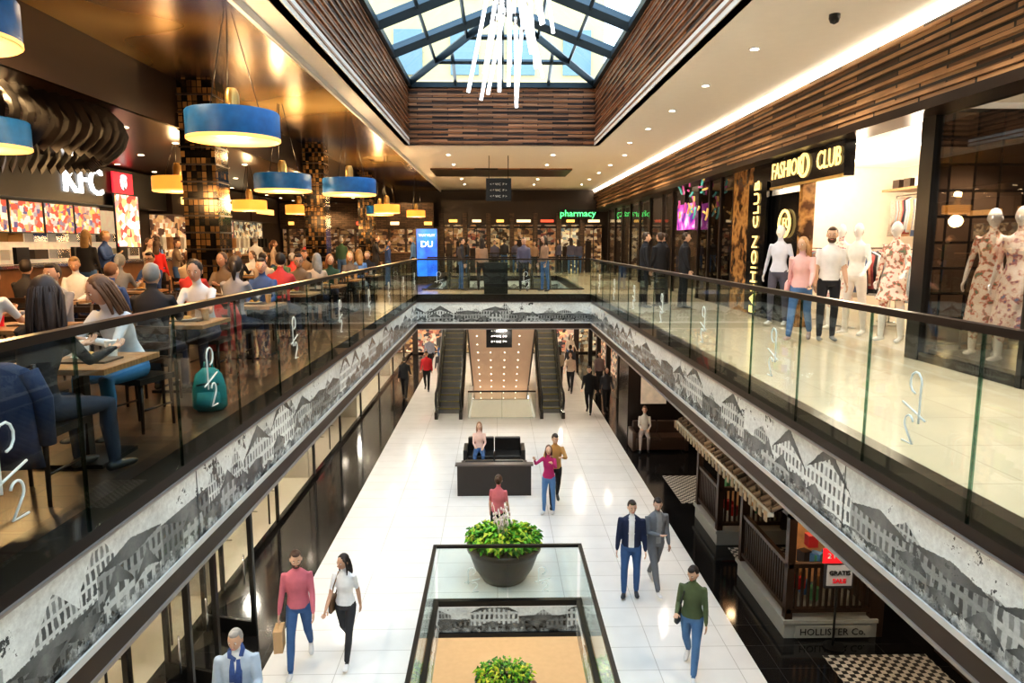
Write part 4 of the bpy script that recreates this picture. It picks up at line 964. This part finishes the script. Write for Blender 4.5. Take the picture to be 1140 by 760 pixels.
person('woman_dark_sweater',-2.95,4.45,F,165,1.75,True,top=(.015,.015,.018),bot=(.04,.05,.08),hs='long',hair=(.06,.032,.022),pose='sit',vox=.012,head=(35,2),skin=SK[0])
person('woman_white_blouse',-3.15,6.02,F,-14,1.74,True,top=(.8,.8,.83),bot=(.05,.2,.4),hs='long',hair=(.17,.085,.045),pose='sit',vox=.012,lean=22,head=(-25,12),skin=SK[0])
chair(-3.15,6.1,rad(-14))
TOPS=[(.13,.28,.6),(.02,.02,.025),(.75,.75,.76),(.28,.28,.3),(.04,.09,.26),(.5,.05,.05),(.2,.14,.09),(.6,.47,.36),(.03,.08,.05),(.09,.09,.1)]
HR=[(.02,.013,.01),(.08,.045,.022),(.17,.09,.045),(.33,.2,.08),(.28,.28,.28)]
rr=random.Random(11)
tabs=[(-3.5,7.8),(-3.5,10),(-3.55,12.2),(-3.55,14.5),(-3.6,16.8),(-3.6,19.1),(-4.95,7.4),(-4.95,9.6),(-4.7,11.6),(-4.8,15.2),(-6.6,8.2),(-6.6,10.6),(-6.6,13),(-4.9,17.6),(-6.7,16),(-4.7,5.2),(-6.6,18.6)]
tb2.location=(-3.5,7.8,F)
i=0
for (tx,ty) in tabs:
    if (tx,ty)!=(-3.5,7.8): table(tx,ty,rr.randint(0,1))
    for s_ in (-1,1):
        y=ty+s_*.64; fa=0 if s_>0 else 180
        chair(tx,y+s_*.05,rad(fa))
        if rr.random()<.92:
            fem=rr.random()<.5; i+=1
            person('woman_diner' if fem else 'man_diner',tx,y,F,fa+rr.uniform(-8,8),rr.uniform(1.66,1.84),fem,top=TOPS[i%10],bot=rr.choice([jean,blk,navy]),hair=rr.choice(HR),hs=rr.choice(['long','pony','bun']) if fem else 'short',pose=rr.choice(['sit','sit','sitback']),lean=rr.uniform(2,16),vox=.017 if ty<12 else .024,head=(rr.uniform(-25,25),rr.uniform(-4,12)),skin=SK[rr.randint(0,2)],sleeve=rr.choice(['long','long','short']),extra=glasses if (not fem and i%3==0) else None)
for k,(x,y) in enumerate([(-8.6,15),(-8.9,16.2),(-8.4,17.2),(-8.8,18.6),(-7.9,16.6),(-9,20),(-8.2,21),(-7.8,23),(-7,26),(-6,27.5),(-4.2,24.5),(-4,26),(-6.9,22),(-3.4,29)]):
    fem=k%2==0; person('woman_queueing' if fem else 'man_queueing',x,y,F,rr.choice([90,100,70,-90,180]),rr.uniform(1.62,1.85),fem,top=TOPS[(k*3+1)%10] if k not in(4,) else (.65,.03,.03),bot=rr.choice([jean,blk]),hair=rr.choice(HR),hs=rr.choice(['long','pony']) if fem else 'short',pose=rr.choice(['stand','phone']),vox=.024)
finish_people()
def f(b):
    m=M('teal_canvas',(.02,.26,.28),.7,var=.3)
    b.tube([(0,0,.0),(0,0,.04),(0,0,.22),(0,.01,.36),(0,.02,.42)],[(.12,.07),(.16,.1),(.155,.1),(.12,.08),(.05,.03)],m,14)
    b.tube([(0,-.1,.05),(0,-.12,.1),(0,-.11,.2)],[(.09,.03),(.12,.035),(.1,.02)],m,10); b.tube([(-.04,.02,.41),(-.03,.02,.47),(.03,.02,.47),(.04,.02,.41)],.012,m,6)
    for s_ in (-1,1): b.tube([(s_*.07,.08,.38),(s_*.1,.15,.25),(s_*.09,.1,.06)],[(.02,.008)]*3,m,6)
    b.tube([(-.1,-.105,.27),(0,-.13,.29),(.1,-.105,.27)],.01,M('zip_dark',(.02,.08,.09),.5),5)
one('teal_backpack',f,loc=(-2.8,6.75,F),rz=.3)
def jacket(loc,rz,col):
    b=MB(); m=cmat('cloth',col)
    b.tube([(0,0,.92),(0,0,.88),(0,0,.7),(0,0,.45),(0,.02,.28)],[(.1,.03),(.2,.06),(.22,.08),(.22,.07),(.23,.05)],m,14)
    for s_ in (-1,1): b.tube([(s_*.19,0,.87),(s_*.25,.02,.7),(s_*.25,.03,.42)],[.055,.055,.045],m,8)
    return b.obj('draped_jacket',loc=loc,rz=rz)
jacket((-2.95,4.12,F),0,(.025,.045,.11)); jacket((-3.5,6.82,F),0,(.02,.02,.03)); jacket((-3.5,8.77,F),0,(.5,.06,.05))

# ================================================================ LIGHTS
W=bpy.data.worlds.new('World'); S.world=W; W.use_nodes=True; nt=W.node_tree; bg=nt.nodes['Background']
tc=nt.nodes.new('ShaderNodeTexCoord'); sx=nt.nodes.new('ShaderNodeSeparateXYZ'); rp=nt.nodes.new('ShaderNodeValToRGB')
nt.links.new(tc.outputs['Generated'],sx.inputs[0]); nt.links.new(sx.outputs[2],rp.inputs[0]); nt.links.new(rp.outputs[0],bg.inputs[0])
rp.color_ramp.elements[0].color=(.92,.93,.93,1); rp.color_ramp.elements[1].color=(.68,.83,1,1)
bg.inputs[1].default_value=5.0
for y in (3,7,11,15,19,23.5): lamp('SPOT',(3.9,y,CEIL-.1),170,(1,.86,.66),.08,150)
for y in (24,28,32,36): 
    for x in (-1.6,2,4.4): lamp('SPOT',(x,y,CEIL-.1),100,(1,.8,.52),.08,140)
for y in (4,8,12,16,20,25,30,35): lamp('SPOT',(-4.5,y+.5,CEIL-.15),110,(1,.7,.38),.1,150); lamp('SPOT',(-8.2,y,F+3.5),130,(1,.67,.34),.1,150)
for y in (10.8,13,15.5): lamp('POINT',(7.8,y,F+3.0),75,(1,.84,.64),.2,name='shop_lamp')
for y in (5,7,8.8): lamp('SPOT',(6.4,y,F+3.2),150,(1,.93,.85),.06,110,name='window_spot')
for y in (19,23,27,31,36): lamp('POINT',(7.4,y,F+3.0),50,(1,.8,.58),.2,name='shop_lamp')
for y in (1,5,9,13,17,21,26,31,36): lamp('SPOT',(-4.0,y,zc-.08),90,(1,.88,.72),.06,150); lamp('SPOT',(4.3,y,zc-.08),60,(1,.85,.66),.06,150); lamp('POINT',(-6.3,y,2.9),90,(1,.92,.82),.15,name='shop_lamp')
for y in (22.8,36,38): lamp('SPOT',(.2,y,zc-.08),110,(1,.9,.78),.06,150)
for y in (26,30,34): lamp('POINT',(3.2 if y!=30 else -3.2,y,zc-.3),60,(1,.88,.72),.1,name='shop_lamp')  # bare points added by the escalators to brighten the soffit, outside any shop
lamp('POINT',(5.3,11.0,1.9),6,(1,.7,.4),.1,name='veranda_lantern'); lamp('POINT',(5.2,14.5,1.9),6,(1,.7,.4),.1,name='veranda_lantern'); lamp('POINT',(6.0,8.5,3),20,(1,.8,.6),.1,name='veranda_lantern')
for x,y in ((-3,14),(3.2,14),(0,19)): lamp('POINT',(x,y,-1.0),85,(1,.82,.58),.3,name='basement_lamp')
cd=bpy.data.cameras.new('camera'); cam=bpy.data.objects.new('camera',cd); COL.objects.link(cam); S.camera=cam
cam.location=(0,0,CZ); cam.rotation_euler=(rad(90-8.03),0,rad(-1.25)); cd.sensor_width=36; cd.lens=24.63; cd.clip_end=300
for k_,v_ in (('view_transform','Standard'),('look','Medium High Contrast')):
    try: setattr(S.view_settings,k_,v_)
    except Exception as e: print(e)
print('objs',len(bpy.data.objects),S.view_settings.look)
